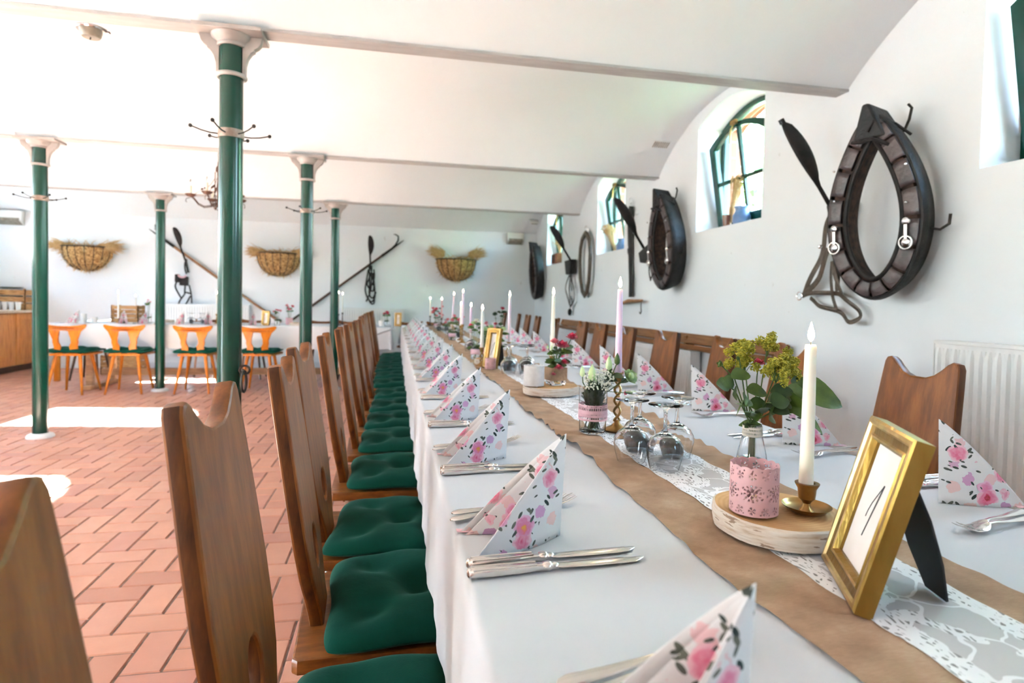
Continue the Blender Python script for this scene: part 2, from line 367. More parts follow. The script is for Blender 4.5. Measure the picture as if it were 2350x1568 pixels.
M['stem'] = mat('green_stem', (.09, .17, .035), (.05, .10, .02), rough=.5, scale=20)
M['twig'] = mat('brown_twig', (.10, .06, .03), rough=.7)
M['yellowfl'] = mat('yellow_green_blossom', (.30, .30, .025), (.50, .42, .03), rough=.7, scale=120)
M['budgreen'] = mat('pale_green_petals', (.42, .62, .25), (.62, .76, .44), rough=.55, scale=40, sss=.1)
M['whitefl'] = mat('tiny_white_blossom', (.82, .80, .68), rough=.7)
M['redrose'] = mat('magenta_red_petals', (.50, .008, .045), (.68, .03, .10), rough=.5, scale=40, sheen=.3)
M['pinkrose'] = mat('pink_petals', (.70, .08, .16), (.82, .24, .26), rough=.5, scale=40)
M['birchtop'] = None
def birch():
    m, N, L, P = nm('cut_birch_wood'); g = G(m); v = g.coord('Object')
    sp = N.new('ShaderNodeSeparateXYZ'); L.new(v, sp.inputs[0])
    r = g.m('SQRT', g.m('ADD', g.m('POWER', sp.outputs[0], 2), g.m('POWER', sp.outputs[1], 2)))
    ring = g.m('SINE', g.m('MULTIPLY', g.m('ADD', r, g.m('MULTIPLY', g.noise(v, 14, 2), .012)), 900))
    c = g.ramp(g.m('ADD', g.m('MULTIPLY', g.noise(v, 16, 4), .8), g.m('MULTIPLY', ring, .05)), [(.25, (.46, .22, .07)), (.5, (.66, .38, .16)), (.65, (.74, .47, .23))])
    L.new(c, P.inputs['Base Color']); P.inputs['Roughness'].default_value = .6
    m2, N, L, P = nm('birch_bark'); g = G(m2); v = g.coord('Object')
    a = g.noise(g.coord('Object', (1, 1, 9)), 24, 4); spots = g.m('GREATER_THAN', g.noise(g.coord('Object', (1, 1, 6)), 30, 3), .66)
    c = g.ramp(a, [(.32, (.50, .36, .25)), (.42, (.64, .53, .43)), (.6, (.70, .62, .54))]); c = g.mix(g.m('MULTIPLY', spots, .8), c, (.22, .12, .06, 1))
    L.new(c, P.inputs['Base Color']); P.inputs['Roughness'].default_value = .7; L.new(g.bump(a, .6, .004), P.inputs['Normal'])
    return m, m2
M['birchtop'], M['bark'] = birch()
M['straw'] = mat('golden_straw', (.50, .29, .11), (.72, .48, .23), rough=.8, scale=40)
M['strawdark'] = mat('straw_mass', (.30, .15, .045), (.66, .40, .17), rough=.9, scale=45, bump=.9, bscale=60, lo=.4, hi=.6)
M['polewood'] = mat('old_pole_wood', (.28, .13, .06), (.38, .2, .1), rough=.6, scale=20, stretch=(1, 1, 1))
M['poledark'] = mat('dark_pole_wood', (.05, .025, .018), (.09, .045, .03), rough=.6, scale=20)
M['card'] = mat('cream_card', (.80, .73, .68), (.86, .80, .76), rough=.7, scale=14)
M['dried'] = mat('dried_grass', (.52, .31, .12), (.66, .45, .22), rough=.8, scale=60)
M['jugblue'] = mat('blue_grey_stoneware', (.10, .18, .34), (.20, .32, .50), rough=.3, scale=12)
M['pot'] = mat('brown_glazed_pot', (.15, .045, .02), (.25, .09, .04), rough=.2, scale=12, coat=.5)
M['grass'] = mat('lawn_grass', (.06, .09, .045), (.10, .14, .07), rough=.9, scale=3)
M['tree'] = mat('tree_foliage', (.16, .38, .14), (.30, .55, .22), rough=.6, scale=3)
M['plastic'] = mat('off_white_plastic', (.72, .70, .66), rough=.4)
M['lens'] = mat('smoky_diffuser', (.20, .17, .13), (.30, .26, .2), rough=.3, scale=20)
def brick():
    m, N, L, P = nm('red_brick'); g = G(m); b = N.new('ShaderNodeTexBrick'); b.inputs['Color1'].default_value = (.42, .14, .09, 1); b.inputs['Color2'].default_value = (.52, .20, .13, 1); b.inputs['Mortar'].default_value = (.55, .48, .44, 1)
    b.inputs['Scale'].default_value = 4.0; b.inputs['Mortar Size'].default_value = .02
    L.new(g.coord('Object', (1, 1, 1), (0, 0, 0), (PI / 2, 0, PI / 2)), b.inputs['Vector']); L.new(b.outputs['Color'], P.inputs['Base Color']); P.inputs['Roughness'].default_value = .9; return m
M['brick'] = brick()
# ================================================================== ROOM SHELL
XR, XL, YB, YF = 2.29, -5.7, 9.58, -4.05
BEAMS = [-1.79, .48, 2.75, 4.99, 7.283]
ZB = 2.208
# floor: herringbone of terracotta tiles, one structure object
def make_floor():
    b = MB(); w = .1125; g = .0032
    ox, oy = -.755, 1.83
    def tile(x, y, lx, ly):
        if x + lx < XL or x > XR or y + ly < YF or y > YB: return
        x0, x1, y0, y1 = max(x, XL) + g, min(x + lx, XR) - g, max(y, YF) + g, min(y + ly, YB) - g
        if x1 - x0 < .005 or y1 - y0 < .005: return
        t = .003; h = random.uniform(-.0006, .0006)
        b.add([(x0, y0, -.004), (x1, y0, -.004), (x1, y1, -.004), (x0, y1, -.004), (x0 + t, y0 + t, h), (x1 - t, y0 + t, h), (x1 - t, y1 - t, h), (x0 + t, y1 - t, h)],
              [(4, 5, 6, 7), (0, 1, 5, 4), (1, 2, 6, 5), (2, 3, 7, 6), (3, 0, 4, 7)])
    for i in range(-110, 110):
        for j in range(-60, 60):
            x = ox + (i - 2 * j) * w; y = oy + (i + 2 * j) * w
            if x < XL - .5 or x > XR + .5 or y < YF - .5 or y > YB + .5: continue
            tile(x, y, w, 2 * w); tile(x - w, y + 2 * w, 2 * w, w)
    b.mat(1).box(XL - .3, YF - .3, -.12, XR + .3, YB + .3, -.004)
    o = b.build('floor', [M['tile'], M['grout']], smooth=False, fix=False)
    tag(o, kind='structure')
make_floor()

def wall_openings(name, X, s, y0, y1, z1, wins, d1, d2):
    """wall in the plane x=X, outside towards s; wins = (centre, half width, sill, spring, rise)"""
    b = MB(); n = 16
    ys = y0
    def q(a, c): b.add([a[0], a[1], c[1], c[0]], [(0, 1, 2, 3)])
    def fq(ya, yb, za, zb, x=X): b.add([(x, ya, za), (x, yb, za), (x, yb, zb), (x, ya, zb)], [(0, 1, 2, 3)])
    for x, mi in ((X, 0), (X + s * d2, 1)):
        b.mat(mi); ys = y0
        for c, hw, sill, spr, rise in wins:
            fq(ys, c - hw, 0, z1, x)
            if sill > 0: fq(c - hw, c + hw, 0, sill, x)
            for i in range(n):
                a, e = c - hw + 2 * hw * i / n, c - hw + 2 * hw * (i + 1) / n
                f = lambda y: spr + rise * (1 - ((y - c) / hw) ** 2)
                b.add([(x, a, f(a)), (x, e, f(e)), (x, e, z1), (x, a, z1)], [(0, 1, 2, 3)])
            ys = c + hw
        fq(ys, y1, 0, z1, x)
    for c, hw, sill, spr, rise in wins:
        ring = [(c - hw, sill), (c + hw, sill)] + [(c + hw - 2 * hw * i / n, spr + rise * (1 - (1 - 2 * i / n) ** 2)) for i in range(n + 1)]
        for (xa, xb, mi) in ((X, X + s * d1, 0), (X + s * d1, X + s * d2, 1)):
            b.mat(mi)
            for i in range(len(ring)):
                p, r = ring[i], ring[(i + 1) % len(ring)]
                b.add([(xa, p[0], p[1]), (xa, r[0], r[1]), (xb, r[0], r[1]), (xb, p[0], p[1])], [(0, 1, 2, 3)])
    o = b.build(name, [M['wall'], M['brick']], smooth=False, fix=False)
    return tag(o, kind='structure')
WC = [-.72, 1.56, 3.84, 6.15, 8.45]
RW = [(c, .42, 1.655, 2.45, .11) for c in WC]
wall_openings('wall_right', XR, 1, YF - .3, YB + .3, 2.9, RW, .26, .38)
LWC = [1.9, 3.98, 6.2, 8.55]
LW = [(-.35, .45, .02, 2.02, .1)] + [(c, .46 if c < 8 else .30, 1.45, 2.32 if c < 8 else 2.15, .11) for c in LWC]
wall_openings('wall_left', XL, -1, YF - .3, YB + .3, 2.9, LW, .18, .40)
b = MB(); b.box(XL - .4, YB, 0, XR + .62, YB + .35, 2.9); tag(b.build('wall_back', M['wall'], smooth=False), kind='structure')
b = MB(); b.box(XL - .4, YF - .35, 0, XR + .62, YF, 2.9); tag(b.build('wall_front', M['wall'], smooth=False), kind='structure')
b = MB(); b.box(-3.6, YB - .018, 0, XR, YB, .085); tag(b.build('baseboard_back', M['base'], bevel=.004), kind='structure')
# vaulted ceiling: one barrel per bay
def make_ceiling():
    b = MB(); edges = [YF] + BEAMS + [YB]
    for a, c in zip(edges[:-1], edges[1:]):
        a2 = a + (.042 if a in BEAMS else 0); c2 = c - (.042 if c in BEAMS else 0)
        hs = (c2 - a2) / 2; mid = (a2 + c2) / 2; rise = .40; Rr = (hs * hs + rise * rise) / (2 * rise); z0 = ZB + .014
        b.grid(lambda u, v: (XL - .2 + (XR - XL + .5) * u, mid + hs * (2 * v - 1), z0 + rise - Rr + math.sqrt(max(Rr * Rr - (hs * (2 * v - 1)) ** 2, 0))), 24, 28)
    b.box(XL - .4, YF - .35, 2.78, XR + .62, YB + .35, 2.9)
    tag(b.build('ceiling', M['vault'], angle=30), kind='structure')
make_ceiling()
for i, y in enumerate(BEAMS):
    b = MB(); b.box(XL - .05, y - .0478, ZB, XR + .05, y + .0478, ZB + .013); b.box(XL - .05, y - .006, ZB + .013, XR + .05, y + .006, ZB + .2)
    tag(b.build('trim_%d' % (i + 1), M['beam'], bevel=.002), kind='structure')

# windows (tilted-in stable windows with a green arched sash)
def arch_pts(hw, h, rise, n=14, z0=0):
    return [(-hw, z0), (hw, z0)] + [(hw - 2 * hw * i / n, h + rise * (1 - (1 - 2 * i / n) ** 2)) for i in range(n + 1)]
def make_window(i, c, X, s, hw=.385, h=.60, rise=.10, tilt=9.5, zb=1.70, green=True, dep=.19):
    w = bpy.data.objects.new('window_%d' % i, None); COL.objects.link(w); tag(w, kind='structure')
    w.location = (X + s * dep, c, zb)
    # local frame: outline in (x=width, y=height) then stood up in the YZ plane
    T = Matrix.Rotation(PI / 2, 4, 'Z') @ Matrix.Rotation(PI / 2, 4, 'X')
    tl = Matrix.Rotation(R(-tilt) * s, 4, 'Y')
    fw = .062
    o = arch_pts(hw, h, rise); inn = arch_pts(hw - fw, h - .028, rise - .004, z0=fw)
    sash = plate(o, [inn], .045, .004); sash.xf(tl @ T); sash.build('sash', M['green'], w)
    bars = MB(); bars.box(-.014, fw - .01, -.012, .014, h + rise - .03, .012); bars.box(-hw + fw - .01, .30, -.012, hw - fw + .01, .328, .012)
    bars.xf(tl @ T); bars.build('glazing_bar', M['green'], w, bevel=.002)
    g_ = MB(); pts = arch_pts(hw - fw + .004, h - .02, rise, z0=fw - .004); k = len(pts)
    g_.add([(x, y, -.002) for x, y in pts] + [(x, y, .002) for x, y in pts], [tuple(range(k)), tuple(range(2 * k - 1, k - 1, -1))] + [(j, (j + 1) % k, k + (j + 1) % k, k + j) for j in range(k)])
    g_.xf(tl @ T); g_.build('pane', M['pane'], w, smooth=False)
    fr = plate(arch_pts(.425, .75, .11, z0=-.045), [arch_pts(.375, .72, .10, z0=-.005)], .05, .003)
    fr.xf(Matrix.Translation((s * .03, 0, 0)) @ T); fr.build('outer_frame', M['green'], w)
    l = MB(); l.tube([(0 - s * .14, .0, h + .09), (0 - s * .16, .02, h + .04), (0 - s * .165, .02, h - .06)], .006, 6); l.box(-s * .15 - .012, -.03, h + .07, -s * .15 + .012, .03, h + .10)
    l.build('latch', M['brass'], w)
    return w
for i, c in enumerate(WC): make_window(i + 1, c, XR, 1)
for i, c in enumerate(LWC):
    w = bpy.data.objects.new('window_%d' % (i + 6), None); COL.objects.link(w); tag(w, kind='structure'); w.location = (XL - .2, c, 1.45)
    T = Matrix.Rotation(PI / 2, 4, 'Z') @ Matrix.Rotation(PI / 2, 4, 'X')
    hw = .46 if c < 8 else .30; hh = .87 if c < 8 else .70
    fr = plate(arch_pts(hw, hh, .11), [arch_pts(hw - .05, hh - .04, .1, z0=.045)], .05, .003); fr.xf(T); fr.build('frame', M['green'], w)
    q = MB(); q.box(-.012, -.012, .04, .012, .012, hh + .09); q.box(-.012, -hw + .05, .44, .012, hw - .05, .465); q.build('glazing_bar', M['green'], w)

# unseen glazed yard door, added in the left wall to bring in more daylight
dr = bpy.data.objects.new('added_door_1', None); COL.objects.link(dr); tag(dr, kind='structure'); dr.location = (XL - .2, -.35, .02)
q = MB()
for y in (-.45, .37): q.box(-.03, y, 0, .03, y + .08, 2.0)
q.box(-.03, -.45, 0, .03, .45, .12); q.box(-.03, -.45, 1.94, .03, .45, 2.02); q.build('added_door_frame', M['green'], dr)

# ================================================================== COLUMNS
def make_column(x, y, label, hooks=True, ring=False):
    t = thing('cast_iron_column', label, 'column', (x, y, 0), 0, 'green cast iron columns')
    b = MB(); b.lathe([(.0495, .02), (.0495, .6), (.047, 2.15)], n=32); b.build('shaft', M['green'], t)
    b = MB(); b.lathe([(.088, 0), (.088, .010), (.080, .024), (.058, .034), (.05, .034)], n=32); b.build('base_flange', M['white_paint'], t)
    cap = MB()
    cap.lathe([(.046, 2.142), (.056, 2.142), (.058, 2.150), (.055, 2.155), (.064, 2.162), (.078, 2.176), (.082, 2.190), (.03, 2.190)], n=32)
    cap.box(-.135, -.088, 2.190, .135, .088, ZB)
    cap.build('capital', M['capital'], t, bevel=.002)
    for s in (1, -1):
        prof = [(.046, 2.015), (.058, 2.015), (.060, 2.07), (.068, 2.10), (.082, 2.122), (.094, 2.130), (.094, 2.137), (.108, 2.146), (.120, 2.162), (.126, 2.190), (.046, 2.190)]
        if s < 0: prof = [(-a, z) for a, z in reversed(prof)]
        pl = plate(prof, [], .032, .002); pl.xf(Matrix.Rotation(PI / 2, 4, 'X')); pl.build('bracket', M['capital'], t)
    b = MB(); b.tube([(.055 * math.cos(a), .055 * math.sin(a), 2.02) for a in [2 * PI * i / 28 for i in range(28)]], .0095, 8, closed=True); b.build('neck_ring', M['capital'], t)
    if hooks:
        b = MB(); b.lathe([(.047, 1.757), (.052, 1.757), (.052, 1.792), (.047, 1.792)], n=28); hr = b.build('hook_ring', M['dust'], t)
        for k in range(6):
            a = R(18 + 60 * k); c_, s_ = math.cos(a), math.sin(a)
            h = MB(); h.tube([(c_ * .05, s_ * .05, 1.772), (c_ * .08, s_ * .08, 1.772), (c_ * .115, s_ * .115, 1.778), (c_ * .15, s_ * .15, 1.789)], .0032, 6); h.ball((c_ * .154, s_ * .154, 1.79), .0085, 8, 6)
            h.build('hook', M['iron'], hr)
    if ring:
        b = MB(); b.tube([(.045, -.02, .76), (.062, -.03, .765), (.075, -.034, .755)], .006, 6)
        b.tube([(.068 + .012 * math.cos(a) * .4, -.036 + .022 * math.cos(a), .715 + .045 * math.sin(a)) for a in [2 * PI * i / 20 for i in range(20)]], .0055, 6, closed=True)
        b.tube([(.070 + .020 * math.cos(a), -.030, .765 + .018 * math.sin(a)) for a in [2 * PI * i / 16 for i in range(16)]], .005, 6, closed=True)
        b.build('tether_ring', M['iron'], t)
    return t
make_column(-.70, 2.75, 'nearest green cast iron column with coat hooks, right behind the front left chairs', ring=True)
make_column(-.70, 4.99, 'green column with coat hooks behind the left row of board chairs, second in its line')
make_column(-.70, 7.283, 'slim green column without hooks beside the far end of the long table', hooks=False)
make_column(-2.58, 4.99, 'green column with coat hooks at the left, in front of the wooden cabinet')
make_column(-2.58, 7.283, 'green column without hooks standing by the honey coloured chairs', hooks=False)

# ceiling fixture, vent, detector
t = thing('ceiling_lamp', 'small round chrome and dark ceiling lamp high at the upper left', 'lamp', (-1.755, 3.90, 2.607))
b = MB(); b.lathe([(.001, .012), (.075, .012), (.078, .006), (.074, 0), (.001, 0)], n=28); b.build('rim', M['chrome'], t)
b = MB(); b.lathe([(.001, 0), (.058, 0), (.052, -.03), (.045, -.04), (.001, -.04)], n=28); b.build('lamp_body', M['lens'], t)
b = MB(); b.tube([(.075, 0, .004), (.10, -.01, -.002), (.105, -.01, -.012)], .004, 6); b.tube([(0, 0, -.03), (0, -.01, -.055)], .004, 6); b.build('clip', M['iron'], t)
t = thing('ceiling_vent', 'white slotted vent grille in the vault above the arched window', 'vent', (2.16, 4.66, 2.428)); t.rotation_euler = (R(-24), 0, 0)
b = MB(); b.box(-.075, -.05, -.008, .075, .05, .004); b.build('grille_plate', M['white_paint'], t, bevel=.003)
b = MB()
for i in range(8): b.box(-.064 + i * .0175, -.04, -.0095, -.056 + i * .0175, .04, -.0078)
b.build('slot', M['dust'], t)
t = thing('motion_sensor', 'small white sensor fixed in the vault corner above the far right', 'sensor', (2.17, 9.28, 2.372)); t.rotation_euler = (R(35), 0, 0)
b = MB(); b.box(-.07, -.05, 0, .07, .05, .03); b.build('housing', M['plastic'], t, bevel=.006)
b = MB(); b.box(-.05, -.052, -.012, .05, 0, .002); b.build('lens', M['lens'], t, bevel=.004)
def exit_light(x, z, w, h, lab):
    t = thing('emergency_light', lab, 'emergency light', (x, YB, z))
    b = MB(); b.hexa([(-w / 2, -.10, -h / 2 + .06), (w / 2, -.10, -h / 2 + .06), (w / 2, 0, -h / 2), (-w / 2, 0, -h / 2)], [(-w / 2, -.09, h / 2), (w / 2, -.09, h / 2), (w / 2, 0, h / 2), (-w / 2, 0, h / 2)])
    b.build('housing', M['plastic'], t, bevel=.006)
    b = MB(); b.hexa([(-w / 2 + .02, -.105, -h / 2 + .055), (w / 2 - .02, -.105, -h / 2 + .055), (w / 2 - .02, -.02, -h / 2 + .004), (-w / 2 + .02, -.02, -h / 2 + .004)], [(-w / 2 + .02, -.103, -.005), (w / 2 - .02, -.103, -.005), (w / 2 - .02, -.05, -.005), (-w / 2 + .02, -.05, -.005)])
    b.build('diffuser', M['lens'], t)
exit_light(1.92, 2.125, .27, .19, 'boxy off-white emergency light on the far wall, above the right hay rack')
exit_light(-5.32, 2.12, .36, .20, 'off-white wall box with a round grille at the far left under the vault')

# chandelier
def chandelier():
    t = thing('chandelier', 'brown wrought iron chandelier with electric candles, hanging behind the nearest column', 'chandelier', (-1.66, 6.1, 0))
    b = MB(); z = 2.62
    while z > 2.34:
        b.tube([(.009 * math.cos(a) * (1 if int(z * 1000) % 2 else .3), .009 * math.cos(a) * (.3 if int(z * 1000) % 2 else 1), z + .016 * math.sin(a)) for a in [2 * PI * i / 10 for i in range(10)]], .003, 5, closed=True); z -= .0251
    b.build('chain', M['rust'], t)
    b = MB(); b.lathe([(.001, 2.36), (.01, 2.35), (.012, 2.32), (.026, 2.30), (.028, 2.265), (.014, 2.255), (.011, 2.2), (.016, 2.1), (.012, 2.0), (.02, 1.96), (.001, 1.91)], n=12)
    for k in range(3):
        a = R(60 + 120 * k); b.tube([(.03 * math.cos(a), .03 * math.sin(a), 2.26), (.032 * math.cos(a), .032 * math.sin(a), 2.05), (.02 * math.cos(a), .02 * math.sin(a), 1.91), (0, 0, 1.895)], .005, 6)
    b.build('stem', M['rust'], t)
    for k in range(5):
        a = R(190 + 72 * k); u = V(math.cos(a), math.sin(a), 0)
        am = MB()
        for dz in (0, .012): am.tube([u * r + V(0, 0, z + dz) for r, z in [(.02, 1.96), (.07, 1.925), (.12, 1.915), (.17, 1.94), (.205, 1.985), (.235, 2.01)]], .004, 6)
        am.tube([u * r + V(0, 0, z) for r, z in [(.235, 2.0), (.27, 1.99), (.275, 1.965), (.265, 1.955)]], .003, 5)
        am.lathe([(.001, 2.005), (.03, 2.01), (.05, 2.03), (.047, 2.034), (.02, 2.02), (.001, 2.02)], (u.x * .235, u.y * .235, 0), 14)
        am.tube([u * r + V(0, 0, z) for r, z in [(.03, 2.2), (.07, 2.13), (.12, 2.10), (.17, 2.06), (.2, 2.04)]], .0025, 5)
        for r_, z_ in ((.09, 2.115), (.115, 2.10), (.14, 2.088)): am.ball(tuple(u * r_ + V(0, 0, z_)), .011, 7, 5)
        arm = am.build('arm', M['rust'], t)
        c = MB(); c.lathe([(.001, 2.02), (.013, 2.02), (.012, 2.11), (.001, 2.112)], (u.x * .235, u.y * .235, 0), 12); c.build('candle_sleeve', M['wax_cream'], arm)
        c = MB(); c.lathe([(.005, 2.11), (.012, 2.13), (.010, 2.15), (.001, 2.175)], (u.x * .235, u.y * .235, 0), 10); c.build('bulb', M['glass'], arm)
chandelier()
# ================================================================== CHAIRS
def make_board_chair(label, group):
    t = thing('board_chair', label, 'chair', (0, 0, 0), 0, group)
    # seat plank (trapezoid with rounded corners), x forward
    s = plate([(-.20, -.165), (-.19, -.175), (.17, -.19), (.19, -.18), (.20, -.16), (.20, .16), (.19, .18), (.17, .19), (-.19, .175), (-.20, .165)], [], .028, .004)
    s.xf(Matrix.Translation((0, 0, .421))); s.build('seat', M['boardedge'], t)
    # backrest outline: (y, height)
    half = [(.062, -.03), (.064, .02), (.082, .06), (.108, .11), (.122, .17), (.126, .25), (.122, .35), (.114, .46), (.110, .508), (.104, .520), (.092, .523), (.080, .516), (.066, .502), (.046, .486), (.022, .477)]
    out = half + [(-y, z) for y, z in reversed(half)]
    hole = [(.030 * math.cos(a), .135 + .045 * math.sin(a)) for a in [2 * PI * i / 20 for i in range(20)]]
    b = plate(out, [hole], .027, .005)
    T = Matrix.Translation((-.165, 0, .437)) @ Matrix.Rotation(R(-8.6), 4, 'Y') @ Matrix.Rotation(PI / 2, 4, 'Z') @ Matrix.Rotation(PI / 2, 4, 'X')
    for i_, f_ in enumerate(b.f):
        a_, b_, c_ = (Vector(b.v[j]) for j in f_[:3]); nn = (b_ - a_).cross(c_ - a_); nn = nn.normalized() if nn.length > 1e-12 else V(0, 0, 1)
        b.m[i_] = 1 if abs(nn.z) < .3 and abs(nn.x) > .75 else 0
    b.xf(T); b.build('backrest', [M['boardwood'], M['sideshade']], t)
    for sx, sy in ((-1, -1), (-1, 1), (1, -1), (1, 1)):
        l = MB(); l.tube([(sx * .13, sy * .12, .408), (sx * .19, sy * .17, 0.0)], [.021, .014], 10); l.build('leg', M['boardedge'], t)
    l = MB()
    for sy in (-1, 1): l.box(-.16, sy * .10 - .025, .388, .15, sy * .10 + .025, .408)
    l.build('seat_batten', M['boardedge'], t)
    return t
def make_cushion(label, group):
    b = MB(); hx, hy, n = .188, .196, 20
    tufts = [(0.02, 0.0), (-.52, -.50), (-.52, .50), (.52, -.50), (.52, .50)]
    def P_(u, v, top):
        a, c = 2 * u - 1, 2 * v - 1
        e = max((1 - abs(a) ** 5) * (1 - abs(c) ** 5), 0) ** .5
        z = .036 * e if top else -.014 * e
        if top:
            for k, (p, q) in enumerate(tufts):
                d2 = ((a - p) ** 2 + (c - q) ** 2); z -= (.034 if k == 0 else .019) * math.exp(-d2 / .045) * e
                # creases between tufts
            z -= .006 * e * math.exp(-(abs(a * .95 - c * .95) / .12) ** 2) * (abs(a) > .08) + .006 * e * math.exp(-(abs(a + c) / .12) ** 2)
            z += .0025 * math.sin(9 * a + 3 * c) * e
        k = 1 + .025 * math.sin(3.2 * PI * (u + v)) - .05 * (abs(a) ** 6 * abs(c) ** 6)
        return (a * hx * k, c * hy * k, z)
    b.grid(lambda u, v: P_(u, v, True), n, n); b.grid(lambda u, v: P_(u, v, False), n, n)
    o = b.build('seat_cushion', M['cushion'], weld=True, angle=70, sub=1)
    return tag(o, label, 'cushion', group)

LEFT_Y = [.37, .84, 1.27, 1.67, 2.20, 2.68, 3.12, 3.56, 4.0, 4.52, 4.97, 5.42, 5.87, 6.32, 6.77]
LX = [0, 0, .025, -.005, 0, .01, .015, .02, .03, .0, .0, -.01, -.01, 0, 0]
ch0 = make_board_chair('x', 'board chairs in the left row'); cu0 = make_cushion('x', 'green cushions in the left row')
first = {0: 'foreground board chair cut off by the lower left corner, one rounded horn showing',
         1: 'second board chair of the left row, its oval hole at the bottom photo edge',
         2: 'third board chair from the front in the left row, full oval hole in its back'}
for i, y in enumerate(LEFT_Y):
    lab = first.get(i, 'horned board chair, %s from the front in the left row' % ORD[i])
    x = -.005 + LX[i]; rz = R([2, -1.5, 3, -2, 1, 2, -1, 1, -2, 2, -1, 1, 0, 2, -1][i])
    if i == 0: c = ch0; c.location = (x, y, 0); c['label'] = lab; c.rotation_euler = (0, 0, rz)
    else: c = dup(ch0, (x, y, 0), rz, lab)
    cl = 'green tufted cushion, %s from the front in the left row' % ORD[i]
    if i == 0: k = cu0; k.location = (x + .038, y, .4495); k['label'] = cl; k.rotation_euler = (0, 0, rz)
    else: dup(cu0, (x + .038, y + random.uniform(-.006, .006), .4495), rz + R(random.uniform(-3, 3)), cl)
RIGHT = [(1.30, 0, 1.355), (1.86, 8, 1.375), (2.31, 10, 1.375), (2.72, -2, 1.335), (3.16, 0, 1.30), (3.71, 2, 1.34), (4.16, 3, 1.36), (4.95, 22, 1.38), (5.60, 4, 1.37), (6.16, 2, 1.40), (6.62, 8, 1.40), (7.35, 3, 1.37)]
firstR = {0: 'widest horned board chair at the right, in front of the white radiator'}
for i, (y, a, xt) in enumerate(RIGHT):
    lab = firstR.get(i, 'horned board chair, %s from the front in the row along the window wall' % ORD[i])
    x = xt - .243; rz = PI + R(-a)
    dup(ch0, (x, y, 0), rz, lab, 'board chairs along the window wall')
    dup(cu0, (x - .038, y, .4495), rz, 'dark green cushion on the %s chair from the front along the window wall' % ORD[i], 'green cushions along the window wall')

def make_yellow_chair(label, group, woodm='yellow'):
    t = thing('wooden_chair', label, 'chair', (0, 0, 0), 0, group)   # faces +Y, back towards -Y
    s = plate([(-.15, -.17), (.15, -.17), (.205, .17), (.19, .20), (-.19, .20), (-.205, .17)], [], .024, .004); s.xf(Matrix.Translation((0, 0, .428))); s.build('seat', M[woodm], t)
    half = [(.036, -.02), (.118, -.02), (.118, .03), (.112, .07), (.122, .12), (.120, .15), (.135, .19), (.152, .235), (.170, .252), (.186, .268), (.200, .292), (.199, .306), (.185, .312), (.13, .302), (.06, .296)]
    out = [(x, z) for x, z in half[1:]] + [(-x, z) for x, z in reversed(half[1:])]
    # the gap between the two splats as a hole, closed at the foot by a thin tenon
    gh = [(.030, .0), (.046, .05), (.040, .08), (.060, .12), (.058, .17), (.048, .21), (.044, .242), (.022, .250)]
    hole = gh + [(-x, z) for x, z in reversed(gh)]
    b = plate(out, [hole], .024, .004)
    b.v = [(x, y, z - .045 * (x / .2) ** 2 * 1.0) for x, y, z in b.v]
    b.xf(Matrix.Translation((0, -.155, .440)) @ Matrix.Rotation(R(9), 4, 'X') @ Matrix.Rotation(PI / 2, 4, 'X')); b.build('backrest', M[woodm], t)
    for sx, sy in ((-1, -1), (-1, 1), (1, -1), (1, 1)):
        l = MB(); l.tube([(sx * .115, sy * .11, .42), (sx * .175, sy * .19, 0.0)], [.019, .012], 10); l.build('leg', M[woodm], t)
    return t
yc = [(-3.40, 7.20, -2), (-2.86, 7.22, 3), (-2.17, 7.20, 1), (-1.50, 7.23, -2)]
labs = ['honey coloured chair with a split back, leftmost in front of the white clothed far table', 'honey coloured chair with a split back, between the first chair and the slim green column',
        'honey coloured chair with a split back, between the slim column and the big near column', 'honey coloured chair with a split back, right of the nearest green column']
y0 = make_yellow_chair('x', 'honey coloured chairs at the far table'); yc0 = None
for i, (x, y, a) in enumerate(yc):
    if i == 0: y0.location = (x, y, 0); y0['label'] = labs[0]; y0.rotation_euler = (0, 0, R(a))
    else: dup(y0, (x, y, 0), R(a), labs[i])
    dup(cu0, (x, y + .03, .4585), R(a), 'green cushion on the %s chair from the left at the far table' % ['leftmost', 'second', 'third', 'fourth'][i], 'green cushions at the far table', scale=(1.12, 1.12, 1.2))
dk = make_yellow_chair('x', 'dark legged chairs on the wall side of the far table', 'darkwood')
for c in kids(dk):
    if c.name.startswith(('seat', 'backrest')): c.data.materials[0] = M['boardedge']
fx = [-3.76, -2.44, -1.86, -.98, -.58, .22, .62]
flab = ['brown chair at the left end behind the white far table', 'brown chair behind the far table, seen past the left hay rack', 'brown chair behind the far table, hidden by the nearest column', 'brown chair behind the far table beside the flower glasses',
        'brown chair behind the far table, left of the slim far column', 'brown chair at the far end of the long table, left one of two', 'brown chair at the far end of the long table, right one of two']
for i, x in enumerate(fx):
    if i == 0: dk.location = (x, 8.36, 0); dk.rotation_euler = (0, 0, PI); dk['label'] = flab[0]; dk.scale = (.9, .9, 1.0)
    else: dup(dk, (x, 8.36, 0), PI + R(random.uniform(-5, 5)), flab[i], scale=(.9, .9, 1.04))

